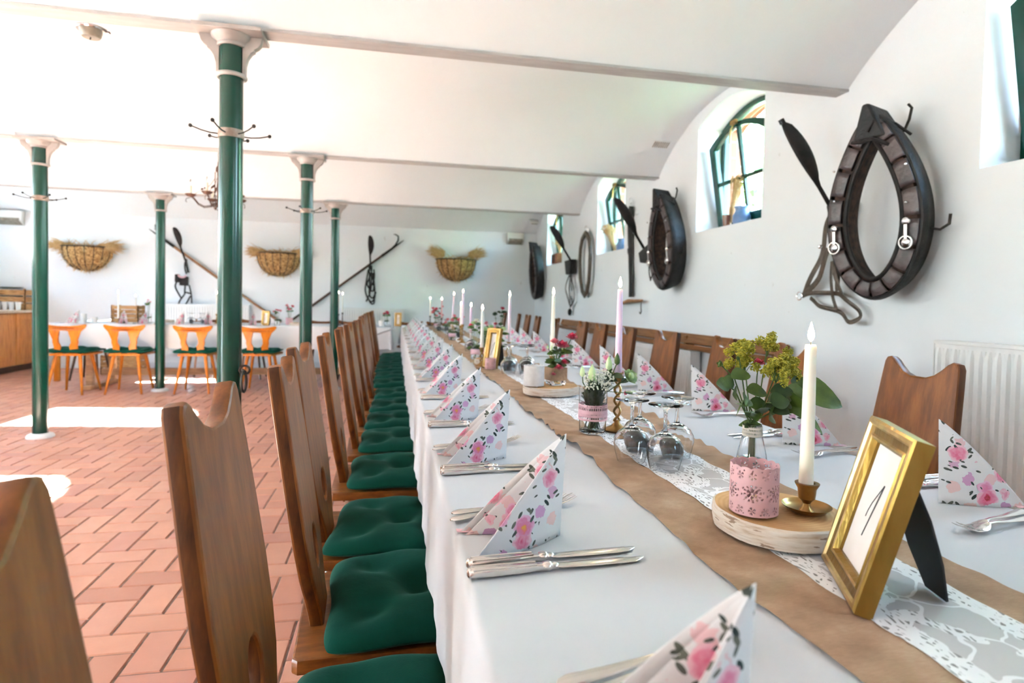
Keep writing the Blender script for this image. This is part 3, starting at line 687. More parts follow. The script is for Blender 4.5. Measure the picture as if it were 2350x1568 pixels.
# ================================================================== TABLES
TX0, TX1, TY0, TY1, TZ = .085, 1.035, -.35, 7.98, .75
t = thing('banquet_table', 'long wooden banquet table hidden under the white tablecloth', 'table', (.56, 3.8, 0))
b = MB(); b.box(TX0 + .012 - .56, TY0 + .012 - 3.8, .715, TX1 - .012 - .56, TY1 - .012 - 3.8, .744); b.build('tabletop', M['tablewood'], t, bevel=.003)
for y in (-3.6, -1.2, 1.3, 3.9):
    for x in (-.2, .2):
        b = MB(); b.box(x - .03, y - .03, 0, x + .03, y + .03, .714); b.build('leg', M['tablewood'], t, bevel=.003)
def cloth(name, label, x0, y0, x1, y1, z, zb, amp=.010, parent=None, per=.16, seed=1, cat='tablecloth'):
    rnd = random.Random(seed); b = MB(); rad = .012
    per_pts = []
    def seg(ax, ay, bx, by, nx, ny):
        L_ = math.hypot(bx - ax, by - ay); n = max(int(L_ / .022), 2)
        for i in range(n): per_pts.append((ax + (bx - ax) * i / n, ay + (by - ay) * i / n, nx, ny))
    def cor(cx, cy, a0):
        for i in range(5):
            a = a0 + PI / 2 * i / 5; per_pts.append((cx, cy, math.cos(a), math.sin(a)))
    seg(x0 + rad, y0, x1 - rad, y0, 0, -1); cor(x1 - rad, y0 + rad, -PI / 2)
    seg(x1, y0 + rad, x1, y1 - rad, 1, 0); cor(x1 - rad, y1 - rad, 0)
    seg(x1 - rad, y1, x0 + rad, y1, 0, 1); cor(x0 + rad, y1 - rad, PI / 2)
    seg(x0, y1 - rad, x0, y0 + rad, -1, 0); cor(x0 + rad, y0 + rad, PI)
    k = len(per_pts); ph = [rnd.uniform(0, 6.28) for _ in range(4)]
    rows = [(0, 0), (.004, -.0008), (.009, -.004), (.0125, -.012)] + [(.013, -.012 - (z - zb - .012) * j / 7) for j in range(1, 8)]
    vs = []
    for (off, dz) in rows:
        t_ = max(0, -dz - .012) / max(z - zb, .01)
        for i, (px, py, nx, ny) in enumerate(per_pts):
            s_ = i * .022
            w = math.sin(s_ * 2 * PI / per + ph[0]) * .55 + math.sin(s_ * 2 * PI / (per * .43) + ph[1] + 1.3 * math.sin(s_ * 3)) * .3 + math.sin(s_ * 2 * PI / (per * 2.7) + ph[2]) * .5
            cornerish = 1 if abs(nx) * abs(ny) > .02 else 0
            o_ = off - .012 + (amp * (w + .9) * t_ ** 1.1) + cornerish * .03 * t_
            isc = (abs(nx) * abs(ny) > .0)
            bx, by = (px + nx * rad, py + ny * rad) if (px in (x0 + rad, x1 - rad) and py in (y0 + rad, y1 - rad) and isc) else (px, py)
            vs.append((bx + nx * o_, by + ny * o_, z + dz))
    fs = []
    for r_ in range(len(rows) - 1):
        for i in range(k):
            fs.append((r_ * k + i, r_ * k + (i + 1) % k, (r_ + 1) * k + (i + 1) % k, (r_ + 1) * k + i))
    fs.append(tuple(range(k))); b.add(vs, fs)
    o = b.build(name, M['linen'], parent=parent, angle=60)
    if not parent: tag(o, label, cat)
    return o
tc = cloth('tablecloth', 'white tablecloth over the long table down the room', TX0, TY0, TX1, TY1, TZ, .502, amp=.006, per=.26)
# press creases across the long cloth
t = thing('trestle_table', 'light wooden trestle table under the far white cloth', 'table', (-1.9, 7.71, 0))
b = MB(); b.box(-1.83, -.36, .72, 1.83, .36, .744); b.build('tabletop', M['tablewood'], t)
for x in (-1.45, .82, 1.62):
    b = MB(); b.box(x - .035, -.30, .02, x + .035, -.24, .72); b.box(x - .035, .24, .02, x + .035, .30, .72); b.box(x - .04, -.34, 0, x + .04, .34, .05); b.build('trestle', M['tablewood'], t, bevel=.004)
b = MB(); b.box(-1.45, -.02, .13, 1.62, .02, .21); b.build('stretcher', M['tablewood'], t, bevel=.004)
cloth('tablecloth', 'white tablecloth hanging low over the far table against the wall', -3.75, 7.345, -.04, 8.06, .75, .475, amp=.006, per=.6, seed=5)
b = MB(); b.grid(lambda u, v: (-.02 - .29 * u + .03 * v, 7.30 + .035 * v + .01 * math.sin(3 * u), .742 - (.11 * u) * (1 - .0 * v) - .012 * v), 8, 4)
tag(b.build('folded_cloth_corner', M['linen'], solid=.003), 'loose white cloth corner sticking out where the two tables meet', 'tablecloth')

def rz_(x, y):   # height of the runner
    e = abs(x - .565) / .165
    return .7512 + .0010 + (.0024 + .0010 * math.sin(y * 5.1)) * (0.5 + .5 * math.sin(y * 80 + 3.5 * math.sin(y * 9) + x * 9)) * (.35 + 2.2 * e ** 3) * (0.35 if y < .9 else 1)
b = MB()
def run(u, v):
    y = -.3 + 8.2 * v
    xa = .402 + .006 * math.sin(y * 6.3) + .004 * math.sin(y * 17) + .0015 * math.sin(y * 61); xb = .722 + .010 * math.sin(y * 4.1 + 1) + .005 * math.sin(y * 13) + (.02 if y > 1.1 else 0) * min(1, max(0, (y - 1.1) * 3))
    x = xa + (xb - xa) * u
    lift = .010 * math.exp(-((y - 1.29) / .03) ** 2) * max(0, 1 - u * 5) + .006 * math.exp(-((y - 1.17) / .02) ** 2) * max(0, 1 - u * 6)
    return (x, y, rz_(x, y) + lift)
b.grid(run, 22, 1100)
tag(b.build('burlap_runner', M['burlap'], angle=80, fix=False), 'tan burlap runner along the middle of the long table', 'table runner')
b = MB()
def lac(u, v):
    y = -.3 + 8.15 * v
    x0_, x1_ = .502 + .004 * math.sin(y * 70) * .5 + .003 * math.sin(y * 9), .652 + .004 * math.sin(y * 66) * .5 + .003 * math.sin(y * 8 + 2)
    x = x0_ + (x1_ - x0_) * u; return (x, y, rz_(x, y) + .0013)
b.grid(lac, 12, 900)
tag(b.build('lace_runner', M['lace'], angle=80, fix=False), 'strip of white floral lace lying on the burlap runner', 'lace')

# ================================================================== PLACE SETTINGS
def make_napkin(label, group):
    t = thing('folded_napkin', label, 'napkin', (0, 0, TZ), 0, group)
    H = .143
    def wing(tip, bul, top=H, ex=1.12, off=0.0):
        tx, ty = tip
        nx, ny = -ty, tx; l = math.hypot(nx, ny); nx, ny = nx / l, ny / l
        def f(s, q):
            h = top * max(1 - s ** ex, 0) + .002
            bx, by = tx * s + nx * bul * math.sin(PI * s) * (1 - .5 * q), ty * s + ny * bul * math.sin(PI * s) * (1 - .5 * q)
            lean = .006 * q
            return (bx + lean + off, by, q * h)
        return f
    b = MB(); b.grid(wing((-.140, -.064), .012), 16, 10); b.grid(wing((-.142, .034), -.012), 16, 10)
    b.build('outer_fold', M['floral'], t, weld=True, solid=.0012, angle=60)
    b = MB(); b.grid(wing((-.128, -.050), .004, H * .97, 1.0, -.0035), 12, 8); b.grid(wing((-.130, .026), -.004, H * .97, 1.0, -.0035), 12, 8)
    b.build('inner_fold', M['floral'], t, weld=True, solid=.0012, angle=60)
    b = MB(); b.add([(-.142, .034, .002), (-.12, .022, .004), (-.142, .046, .0015), (-.115, .040, .001)], [(0, 1, 3, 2)]); b.build('napkin_flap', M['pinkrose'] if 0 else M['ribbon_pink'], t, solid=.001)
    return t
def strip(b, pts, ws, ths):   # flat bar along X with width (y) and thickness (z): pts=(x,y,z)
    n = 10; vs = []
    for (x, y, z), w, h in zip(pts, ws, ths):
        for j in range(n):
            a = 2 * PI * j / n; cx, sx = math.cos(a), math.sin(a)
            vs.append((x, y + w / 2 * math.copysign(abs(cx) ** .7, cx), z + h / 2 * math.copysign(abs(sx) ** .7, sx)))
    k = len(pts); fs = [(i * n + j, i * n + (j + 1) % n, (i + 1) * n + (j + 1) % n, (i + 1) * n + j) for i in range(k - 1) for j in range(n)]
    fs += [tuple(range(n)), tuple((k - 1) * n + j for j in range(n))]; b.add(vs, fs)
def make_knife(label, group):   # handle end at origin, blade along +X
    t = thing('table_knife', label, 'knife', (0, 0, TZ), 0, group)
    b = MB(); zc = .0062
    strip(b, [(x, 0, zc) for x in (0, .003, .010, .035, .065, .088, .096)], [.004, .014, .0185, .0175, .0155, .012, .009], [.004, .009, .0115, .011, .0105, .009, .007])
    for s_ in (-1, 1): b.tube([(x, s_ * w, zc + .0045) for x, w in ((.006, .0055), (.035, .0056), (.065, .0048), (.085, .0034))], .0013, 6)
    b.ball((.002, 0, zc), .0062, 10, 6, sx=.5); b.build('handle', M['silver'], t)
    b = MB(); b.ball((.099, 0, zc), .0078, 12, 8, sx=1.1, sz=.75); b.ball((.108, 0, zc), .0052, 10, 6, sx=1.4, sz=.7); b.build('bolster', M['silver'], t)
    b = MB(); strip(b, [(.110, 0, .0055), (.118, 0, .005), (.15, .001, .004), (.20, .001, .0034), (.218, .002, .003), (.228, .0045, .003), (.233, .006, .0028)], [.008, .013, .0165, .0165, .0135, .007, .001], [.004, .0030, .0026, .0022, .0018, .0012, .0008]); b.build('blade', M['silver'], t)
    return t
def make_fork(label, group):
    t = thing('table_fork', label, 'fork', (0, 0, TZ), 0, group)
    b = MB(); strip(b, [(0, 0, .005), (.004, 0, .0055), (.012, 0, .006), (.05, 0, .0065), (.09, 0, .008), (.12, 0, .0105), (.136, 0, .0105)], [.004, .012, .0175, .013, .008, .0058, .0066], [.002, .0035, .0045, .004, .0036, .0034, .003]); b.build('handle', M['silver'], t)
    b = MB(); strip(b, [(.134, 0, .0105), (.142, 0, .0085), (.150, 0, .0062), (.160, 0, .0050)], [.006, .016, .0225, .0225], [.003, .0024, .0022, .002])
    for k in range(4):
        y = -.0094 + k * .00627
        strip(b, [(.158, y, .005), (.175, y, .0062), (.192, y * .98, .0105), (.206, y * .96, .0165)], [.0040, .0031, .0026, .0014], [.002, .0018, .0016, .001])
    b.build('fork_head', M['silver'], t)
    return t
LSET = [.352, .803, 1.225, 1.65, 2.087, 2.53, 2.95, 3.39, 3.83, 4.26, 4.70, 5.13, 5.57, 6.0, 6.44, 6.88]
RSET = [.847, 1.27, 1.72, 2.13, 2.56, 3.0, 3.44, 3.88, 4.32, 4.76, 5.2, 5.64, 6.1, 6.55, 6.95]
n0 = make_napkin('x', 'floral napkins standing along the left side'); k0 = make_knife('x', 'table knives along the left side'); f0 = make_fork('x', 'forks along the left side')
def lay(i, y, side):
    first_ = (i == 0 and side == 'left'); sg = 1 if side == 'left' else -1; cx = .58
    whr = '%s from the front on the %s side' % (ORD[i], side)
    def put(o, dx, dy, rz, lab, grp):
        x = (dx) if sg > 0 else 2 * cx - dx; yy = y + sg * dy; r_ = rz if sg > 0 else PI + rz
        key = o.name
        if first_ and key not in USED:
            USED.add(key); o.location = (x, yy, TZ + .0005); o.rotation_euler = (0, 0, r_); o['label'] = lab; o['group'] = grp; return o
        return dup(o, (x, yy, TZ + .0005), r_, lab, grp)
    j = random.uniform
    put(n0, .235 + j(-.004, .004), 0, R(j(-3, 3)), 'standing rose print napkin, %s' % whr, 'floral napkins standing along the %s side' % side)
    put(k0, .090, -.112, R(3.5 + j(-1, 1)), 'silver knife farther from its napkin, place %s' % whr, 'outer table knives on the %s side' % side)
    put(k0, .092, -.086, R(4.5 + j(-1, 1)), 'silver knife closer to its napkin, place %s' % whr, 'inner table knives on the %s side' % side)
    if i == 0 and side == 'right': f_ = .05
    else: f_ = 0
    e = .03 if first_ or (i == 0 and side == 'left') else 0
    put(f0, .090 + f_ + (.05 if e else 0), .094 + e, R(9 + j(-2, 2)), 'silver fork farther from its napkin, place %s' % whr, 'outer forks on the %s side' % side)
    put(f0, .086 + f_ + (.05 if e else 0), .066 + e, R(17 + j(-2, 2)), 'silver fork closer to its napkin, place %s' % whr, 'inner forks on the %s side' % side)
USED = set()
for i, y in enumerate(LSET): lay(i, y, 'left')
for i, y in enumerate(RSET): lay(i, y, 'right')
# ================================================================== TABLE DECORATION
def at(x, y, z): return (x, y, z)
def make_slab(loc, r, h, label, seed=1, hole=False):
    rnd = random.Random(seed); t = thing('birch_slice', label, 'wood slice', loc, rnd.uniform(0, 6), 'birch slices on the runner')
    ph = [rnd.uniform(0, 6.28) for _ in range(3)]
    def rr(a): return r * (1 + .035 * math.sin(2 * a + ph[0]) + .02 * math.sin(3 * a + ph[1]) + .008 * math.sin(9 * a + ph[2]))
    n = 72; b = MB(); top = [(rr(2 * PI * i / n) * .965 * math.cos(2 * PI * i / n), rr(2 * PI * i / n) * .965 * math.sin(2 * PI * i / n), h) for i in range(n)]
    b.add([(0, 0, h)] + [(x * k, y * k, z) for k in (.5, 1) for x, y, z in top], [(0, 1 + i, 1 + (i + 1) % n) for i in range(n)] + [(1 + i, 1 + n + i, 1 + n + (i + 1) % n, 1 + (i + 1) % n) for i in range(n)])
    b.build('cut_face', M['birchtop'], t, weld=True)
    b = MB(); rows = [(.965, h), (1.0, h - .002), (1.012, h * .6), (1.005, h * .3), (.99, 0)]
    b.add([(rr(2 * PI * i / n) * k * math.cos(2 * PI * i / n) * (1 + .006 * math.sin(i * 2.3)), rr(2 * PI * i / n) * k * math.sin(2 * PI * i / n), z) for k, z in rows for i in range(n)],
          [(j * n + i, j * n + (i + 1) % n, (j + 1) * n + (i + 1) % n, (j + 1) * n + i) for j in range(4) for i in range(n)] + [tuple(4 * n + i for i in range(n))])
    b.build('bark', M['bark'], t)
    return t
ZT = .7585   # resting height on the runner
make_slab((.553, .763, ZT), .090, .0285, 'largest round birch slice, at the front beside the gold frame', 1)
make_slab((.552, 2.045, ZT), .098, .028, 'birch slice carrying the white lantern and the red roses', 2)
make_slab((.50, 3.05, ZT), .085, .026, 'birch slice under the green flower jars in the middle of the table', 3)

def lantern(loc, r, h, label, pattern=True, m='pinkmetal', group='metal tealight lanterns'):
    t = thing('tealight_lantern', label, 'lantern', loc, .4, group)
    nu, nv = 216, 72
    NF = 6
    def hole(u, v):
        if not pattern: return False
        x = u * 2 * PI * r; y = v * h; per = 2 * PI * r / NF
        cx = (x % per) - per / 2; cy = y - h * .46
        d = math.hypot(cx, cy); a = math.atan2(cy, cx); R0 = per * .40
        if d < R0 * .55 and d > R0 * .14 and abs(math.sin(3 * a)) * R0 * .5 > d * .62 and True: return True
        if R0 * .62 < d < R0 * .86 and (math.sin(12 * a) > .25): return True
        if R0 * .98 < d < R0 * 1.12 and math.sin(10 * a) > .6 and abs(cy) < R0 * .75: return True
        for yy in (h * .12, h * .80):
            for off in (0, per / 2):
                px = ((x + off) % per) - per / 2; dd = math.hypot(px, y - yy); aa = math.atan2(y - yy, px); q = per * .15
                if q * .25 < dd < q and abs(math.sin(2.5 * aa)) > .80: return True
            sm = ((x + per / 4) % (per / 2)) - per / 4
            if math.hypot(sm, y - yy) < .0009: return True
        for yy in (h * .90, h * .06):
            sm = (x % (per / 3)) - per / 6
            if math.hypot(sm, y - yy) < .0011: return True
        return False
    def f(u, v):
        z = v * h
        if v > .93: z = h * .93 + (v - .93) / .07 * (h * .05 * (.35 + .65 * abs(math.sin(u * PI * 14))))
        return (r * math.cos(2 * PI * u), r * math.sin(2 * PI * u), z + .004)
    b = MB(); b.grid(f, nu, nv, closed_u=True, skip=hole); b.build('pierced_shell', M[m], t, solid=.0008, fix=False)
    b = MB(); b.lathe([(.001, .0045), (r - .001, .0045), (r - .001, .0035), (.001, .0035)], n=40)
    for k in range(3): b.ball((r * .75 * math.cos(2.1 * k + .3), r * .75 * math.sin(2.1 * k + .3), .0022), .003, 8, 6, sz=.7)
    b.build('base_plate', M[m], t)
    return t
lantern((.506, .752, ZT + .0286), .0325, .070, 'pink pierced metal tealight lantern on the front birch slice')
lantern((.484, 2.02, ZT + .0283), .036, .072, 'white pierced metal lantern beside the red roses', False, 'whitemetal')
lantern((.455, 2.80, ZT - .003), .026, .052, 'small pink lantern in front of the second gold frame', True)

def candle(x, y, z0, z1, col, label, rb=.0105, rt=.0085, tilt=(0, 0)):
    t = thing('taper_candle', label, 'candle', (x, y, z0), 0, 'lit taper candles'); h = z1 - z0 - .032
    t.rotation_euler = (tilt[0], tilt[1], 0)
    b = MB(); b.lathe([(rb * .8, 0), (rb, .002), (rb, .01), (rt, h - .004), (rt * .85, h - .0005), (rt * .45, h - .002), (.001, h - .0025)], n=20); b.build('candle_body', M[col], t)
    b = MB(); b.tube([(0, 0, h - .003), (0, 0, h + .004), (.0008, 0, h + .008)], .0009, 6); b.build('wick', M['ink'], t)
    b = MB(); b.lathe([(.0005, h + .004), (.0035, h + .008), (.0046, h + .013), (.0038, h + .019), (.0018, h + .026), (.0003, h + .032)], n=12); b.build('flame', M['flame'], t)
    return t
def stick_dish(x, y, z, label):
    t = thing('candlestick', label, 'candlestick', (x, y, z), 0)
    b = MB(); b.lathe([(.001, .0), (.021, 0), (.026, .003), (.0320, .010), (.0335, .0105), (.0320, .0085), (.025, .0035), (.001, .003)], n=36); b.build('drip_dish', M['brass'], t)
    b = MB(); b.lathe([(.010, .003), (.006, .008), (.005, .013), (.0075, .017), (.011, .020), (.0118, .026), (.0125, .034), (.0165, .041), (.0165, .0425), (.011, .0425), (.011, .034), (.001, .034)], n=28); b.build('candle_cup', M['brass'], t)
    return t
stick_dish(.586, .745, ZT + .0287, 'low antique brass candlestick with a dish, on the front birch slice')
candle(.584, .745, ZT + .0637, 1.061, 'wax_cream', 'tall cream candle in the brass dish on the front birch slice', .0098, .0078)
def stick_twist(x, y, z, h, label, mm='brass', kind='twist'):
    t = thing('candlestick', label, 'candlestick', (x, y, z), 0)
    b = MB(); b.lathe([(.001, 0), (.032, 0), (.033, .003), (.028, .007), (.015, .013), (.008, .020), (.006, .028), (.001, .028)], n=28); b.build('foot', M[mm], t)
    z0, z1 = .026, h - .022
    b = MB()
    if kind == 'twist':
        for ph in (0, PI): b.tube([(.0075 * math.cos(ph + a * 1.0), .0075 * math.sin(ph + a), z0 + (z1 - z0) * i / 60) for i in range(61) for a in [i / 60 * 2 * PI * (z1 - z0) / .055]], .0034, 8)
    elif kind == 'loop':
        for s_ in (-1, 1): b.tube([(s_ * .013 * math.sin(PI * i / 16), 0, z0 + (z1 - z0) * i / 16) for i in range(17)], .0032, 8)
    else: b.tube([(0, 0, z0), (0, 0, z0 + (z1 - z0) * .3), (0, 0, z0 + (z1 - z0) * .35), (0, 0, z1)], [.005, .004, .007, .004], 10)
    b.build('stem', M[mm], t)
    b = MB(); b.lathe([(.001, h - .024), (.009, h - .022), (.011, h - .004), (.015, h), (.0145, h + .001), (.0105, h - .001), (.0105, h - .012), (.001, h - .012)], n=24); b.build('candle_cup', M[mm], t)
    return t
CS = [  # x, y, stick top z, flame tip z, colour, stick kind, material, labels
    (.566, 1.435, .905, 1.152, 'wax_lilac', 'twist', 'brass', 'tall lilac candle, second lit candle from the front', 'twisted brass candlestick behind the four upturned glasses'),
    (.625, 2.30, .868, 1.143, 'wax_cream', 'plain', 'brass', 'cream candle rising behind the red roses', 'short brass candlestick behind the red roses'),
    (.602, 3.10, .868, 1.140, 'wax_pink', 'loop', 'brass', 'pale pink candle on the open looped brass candlestick', 'brass candlestick with an open loop stem, by the second gold frame'),
    (.434, 2.95, .850, 1.067, 'wax_white', 'twist', 'brass', 'white candle left of the second gold frame', 'brass candlestick left of the second gold frame'),
    (.548, 4.30, .870, 1.073, 'wax_lilac', 'plain', 'brass', 'lilac candle above the pale green blossoms', 'brass candlestick among the pale green blossoms'),
    (.524, 4.62, .900, 1.176, 'wax_pink', 'plain', 'brass', 'tallest pale pink candle in the far half of the table', 'slim brass candlestick in the far half of the table, holding the tallest candle'),
    (.543, 4.92, .880, 1.075, 'wax_white', 'plain', 'brass', 'short white candle hidden partly by the tallest far candle', 'slim brass candlestick behind the green flower jars'),
    (.537, 5.60, .885, 1.168, 'wax_pink', 'plain', 'brass', 'slightly leaning pale pink candle, third from the far end', 'slim brass candlestick beside the orange roses'),
    (.513, 6.60, .890, 1.122, 'wax_rose', 'plain', 'iron', 'coral pink candle in front of the farthest red bouquet', 'dark candlestick by the farthest red bouquet'),
    (.455, 7.75, .884, 1.128, 'wax_cream', 'plain', 'iron', 'cream candle on the dark stand at the far end of the long table', 'dark iron candlestick at the far end of the long table'),
    (-.676, 7.55, .893, 1.175, 'wax_white', 'plain', 'iron', 'white candle on the far table touching the slim column, left of a pair', 'dark candlestick on the far table against the slim column'),
    (-.650, 7.80, .905, 1.165, 'wax_white', 'plain', 'iron', 'white candle on the far table just right of the slim column', 'dark candlestick on the far table just right of the slim column'),
    (-2.08, 7.6, .87, 1.14, 'wax_white', 'plain', 'brass', 'white candle on the far table touching the left edge of the big near column', 'candlestick on the far table by the left edge of the big near column'),
    (-3.115, 7.55, .80, 1.13, 'wax_white', 'plain', 'brass', 'white candle on the far table in front of the wooden box, left of a pair', 'candlestick on the far table in front of the wooden box, left of a pair'),
    (-3.03, 7.8, .80, 1.085, 'wax_white', 'plain', 'brass', 'white candle on the far table in front of the wooden box, right of a pair', 'candlestick on the far table in front of the wooden box, right of a pair')]
for x, y, zs, zf, col, kind, mm, lc, ls in CS:
    z0 = ZT - .003 if (.4 < x < .73) else .7505
    if 2.9 < y < 3.0: z0 = ZT - .003
    stick_twist(x, y, z0, zs - z0, ls, mm, kind); candle(x, y, zs - .0115, zf, col, lc, .0095, .007, (0, R(2.5) if y == 5.60 else 0))

# gold photo frames with a table number
def photo_frame(bl, br, top_off, h, label, number=True, group=None):
    """bl, br = bottom corners (x, y); top_off = lean of the top edge away from the face"""
    t = thing('photo_frame', label, 'picture frame', ((bl[0] + br[0]) / 2, (bl[1] + br[1]) / 2, ZT - .004), 0, group or 'gold frames on the tables')
    ux, uy = br[0] - bl[0], br[1] - bl[1]; W = math.hypot(ux, uy); t.rotation_euler = (0, 0, math.atan2(uy, ux))
    tilt = math.atan2(top_off, h); H = math.hypot(h, top_off)
    # local: x along the bottom edge, face towards -y, leaning back to +y
    L_ = Matrix.Rotation(-tilt, 4, 'X') @ Matrix.Rotation(PI / 2, 4, 'X')   # plate xy -> xz, its +z -> -y
    def rect(a, z0=0.0): return [(-W / 2 + a, a + z0), (W / 2 - a, a + z0), (W / 2 - a, H - a + z0), (-W / 2 + a, H - a + z0)]
    bw = .027
    b = MB(); steps = [(0, -.012), (0, .006), (.003, .008), (.0075, .0082), (.010, .0055), (.0185, .0045), (.021, .006), (.0235, .0050), (bw, -.001), (bw, -.006)]
    lv = [[(x, y, z) for x, y in rect(a)] for a, z in steps for z in [z]]
    vs = [p for l in lv for p in l]; fs = []; mi = []
    for i in range(len(steps) - 1):
        b.mat(1 if i in (2, 3, 6) else 0)
        b.add([], [])
        for j in range(4):
            b.add([lv[i][j], lv[i][(j + 1) % 4], lv[i + 1][(j + 1) % 4], lv[i + 1][j]], [(0, 1, 2, 3)])
    b.mat(0); b.add([lv[0][0], lv[0][1], lv[0][2], lv[0][3]], [(3, 2, 1, 0)])
    b.xf(L_); b.build('frame_rim', [M['gold'], M['goldlight']], t, weld=True, angle=20)
    b = MB(); b.box(-W / 2 + bw - .001, bw - .001, -.007, W / 2 - bw + .001, H - bw + .001, -.0045); b.xf(L_); b.build('number_card', M['card'], t, smooth=False)
    if number:
        b = MB(); b.hexa([(-.0075, H * .32, -.0044), (-.0055, H * .32, -.0044), (.0105, H * .66, -.0044), (.0075, H * .66, -.0044)], [(-.0075, H * .32, -.0040), (-.0055, H * .32, -.0040), (.0105, H * .66, -.0040), (.0075, H * .66, -.0040)])
        b.tube([(.009, H * .66, -.0042), (.001, H * .60, -.0042), (-.008, H * .53, -.0042), (-.013, H * .47, -.0042), (-.0142, H * .43, -.0042)], .0005, 5)
        b.xf(L_); b.build('numeral', M['ink'], t, smooth=False)
    pl = plate([(-.024, H * .66), (.024, H * .66), (.032, H * .5), (.031, H * .24), (.019, .0), (-.019, 0), (-.031, H * .24), (-.032, H * .5)], [], .003, .0005)
    # easel leg: hinged near the top, foot on the table behind
    foot = .096
    a2 = math.atan2(foot - top_off * .86, h * .86)
    pl.xf(Matrix.Translation((-.008, foot + .004, .0012)) @ Matrix.Rotation(R(12), 4, 'Z') @ Matrix.Rotation(a2, 4, 'X') @ Matrix.Rotation(PI / 2, 4, 'X')); pl.build('easel_leg', M['black'], t)
    return t
photo_frame((.556, .666), (.489, .534), .052, .190, 'gold picture frame with a handwritten 1 on its card, at the front right')
photo_frame((.470, 2.862), (.505, 2.80), .06, .20, 'second gold frame with a white card, in the middle of the long table', False) if 0 else photo_frame((.432, 2.90), (.492, 2.845), .045, .195, 'second gold frame with a white card, in the middle of the long table')
f3 = photo_frame((.0, 7.60), (.085, 7.585), .03, .17, 'pale gold frame on the far end where the two tables meet'); f3.location.z = .7505
f4 = photo_frame((-1.53, 7.36), (-1.44, 7.34), .03, .17, 'white backed frame on the far table right of the big column'); f4.location.z = .7505

# upturned wine glasses
def make_glass(label, group):
    t = thing('wine_glass', label, 'wine glass', (0, 0, 0), 0, group)
    H = .128
    # built upturned: rim on the table, foot in the air
    out = [(.0285, 0), (.0335, .018), (.0365, .034), (.0355, .048), (.0285, .060), (.016, .069), (.006, .0735), (.0042, .080), (.0036, .10), (.0042, .116), (.010, .1225), (.030, .1255), (.034, .1265), (.034, .1278), (.020, .128), (.001, .128)]
    inn = [(.001, .069), (.008, .0675), (.016, .0655), (.0272, .0575), (.0343, .047), (.0353, .034), (.0323, .018), (.0274, 0)]
    b = MB(); b.lathe(inn + out, n=40)
    b.build('glass_body', M['glass'], t, angle=50)
    return t
g0 = make_glass('x', 'upturned wine glasses at the front')
GL = [(.487, 1.15, 'upturned wine glass, front left of the four behind the birch slice'), (.530, 1.085, 'upturned wine glass, front right of the four, nearest the camera'),
      (.541, 1.235, 'upturned wine glass, rear left of the front four, half behind the front left one'), (.598, 1.17, 'upturned wine glass, rear right of the front four, by the yellow bouquet')]
for i, (x, y, lab) in enumerate(GL):
    if i == 0: g0.location = (x, y, ZT - .002); g0['label'] = lab
    else: dup(g0, (x, y, ZT - .002), 0, lab)
for ci, (cx, cy, w) in enumerate([(.555, 2.66, 'behind the small pink lantern'), (.53, 3.85, 'behind the green flower jars'), (.52, 5.25, 'before the orange roses'), (.50, 6.35, 'before the farthest red bouquet')]):
    for k, (dx, dy, p) in enumerate([(-.045, -.03, 'front left'), (.035, -.05, 'front right'), (-.02, .06, 'rear left'), (.06, .045, 'rear right')]):
        dup(g0, (cx + dx, cy + dy, ZT - .002), 0, 'small upturned wine glass, %s of the four %s' % (p, w), 'upturned wine glasses %s' % w)
for k, (x, y) in enumerate([(-2.33, 7.55), (-2.26, 7.62), (-2.20, 7.54), (-2.38, 7.64)]):
    dup(g0, (x, y, .7505), 0, 'upturned glass on the far table above the third honey chair, %s of four' % ['first', 'second', 'third', 'fourth'][k], 'glasses on the far table')

# ------------------------------------------------------------------ flowers
def leafmb(b, p, d, L_, w, droop=.25, up=V(0, 0, 1), n=5):
    d = Vector(d).normalized(); p = Vector(p); s_ = d.cross(up)
    if s_.length < .05: s_ = d.cross(V(1, 0, 0))
    s_.normalize(); nn = s_.cross(d).normalized(); vs = []
    for i in range(n + 1):
        t_ = i / n; ww = w * math.sin(PI * min(t_ * .92 + .04, 1)) ** .8; c = p + d * L_ * t_ - V(0, 0, 1) * L_ * droop * t_ * t_
        vs += [c + s_ * ww * .5 + nn * ww * .12, c, c - s_ * ww * .5 + nn * ww * .12]
    b.add(vs, [(3 * i + j, 3 * i + j + 1, 3 * i + j + 4, 3 * i + j + 3) for i in range(n) for j in range(2)])
def bloommb(b, c, r, up=V(0, 0, 1), layers=4, openness=1.0, seed=0):
    rnd = random.Random(seed); up = Vector(up).normalized(); q = up.to_track_quat('Z', 'Y').to_matrix().to_4x4(); c = Vector(c)
    b.ball(tuple(c), r * .42, 10, 7, sz=1.2)
    for l in range(layers):
        f = (l + 1) / layers; n = 4 + l
        for k in range(n):
            a0 = 2 * PI * k / n + l * .7 + rnd.uniform(-.2, .2); wd = 2.3 * PI / n * .62
            def pt(u, v):
                a = a0 + (u - .5) * wd * 2 * (math.sin(PI * min(v * .8 + .15, 1)))
                rad = r * (.18 + (.30 + .62 * f * openness) * v ** (1.1 - .3 * f)) ; z = r * (-.55 + (1.25 - .75 * f * openness) * v) - r * .12 * f * openness * v ** 4 + r * .05 * math.sin(6 * u)
                return c + (q @ V(rad * math.cos(a), rad * math.sin(a), z))
            s0 = len(b.v); b.grid(pt, 4, 4)
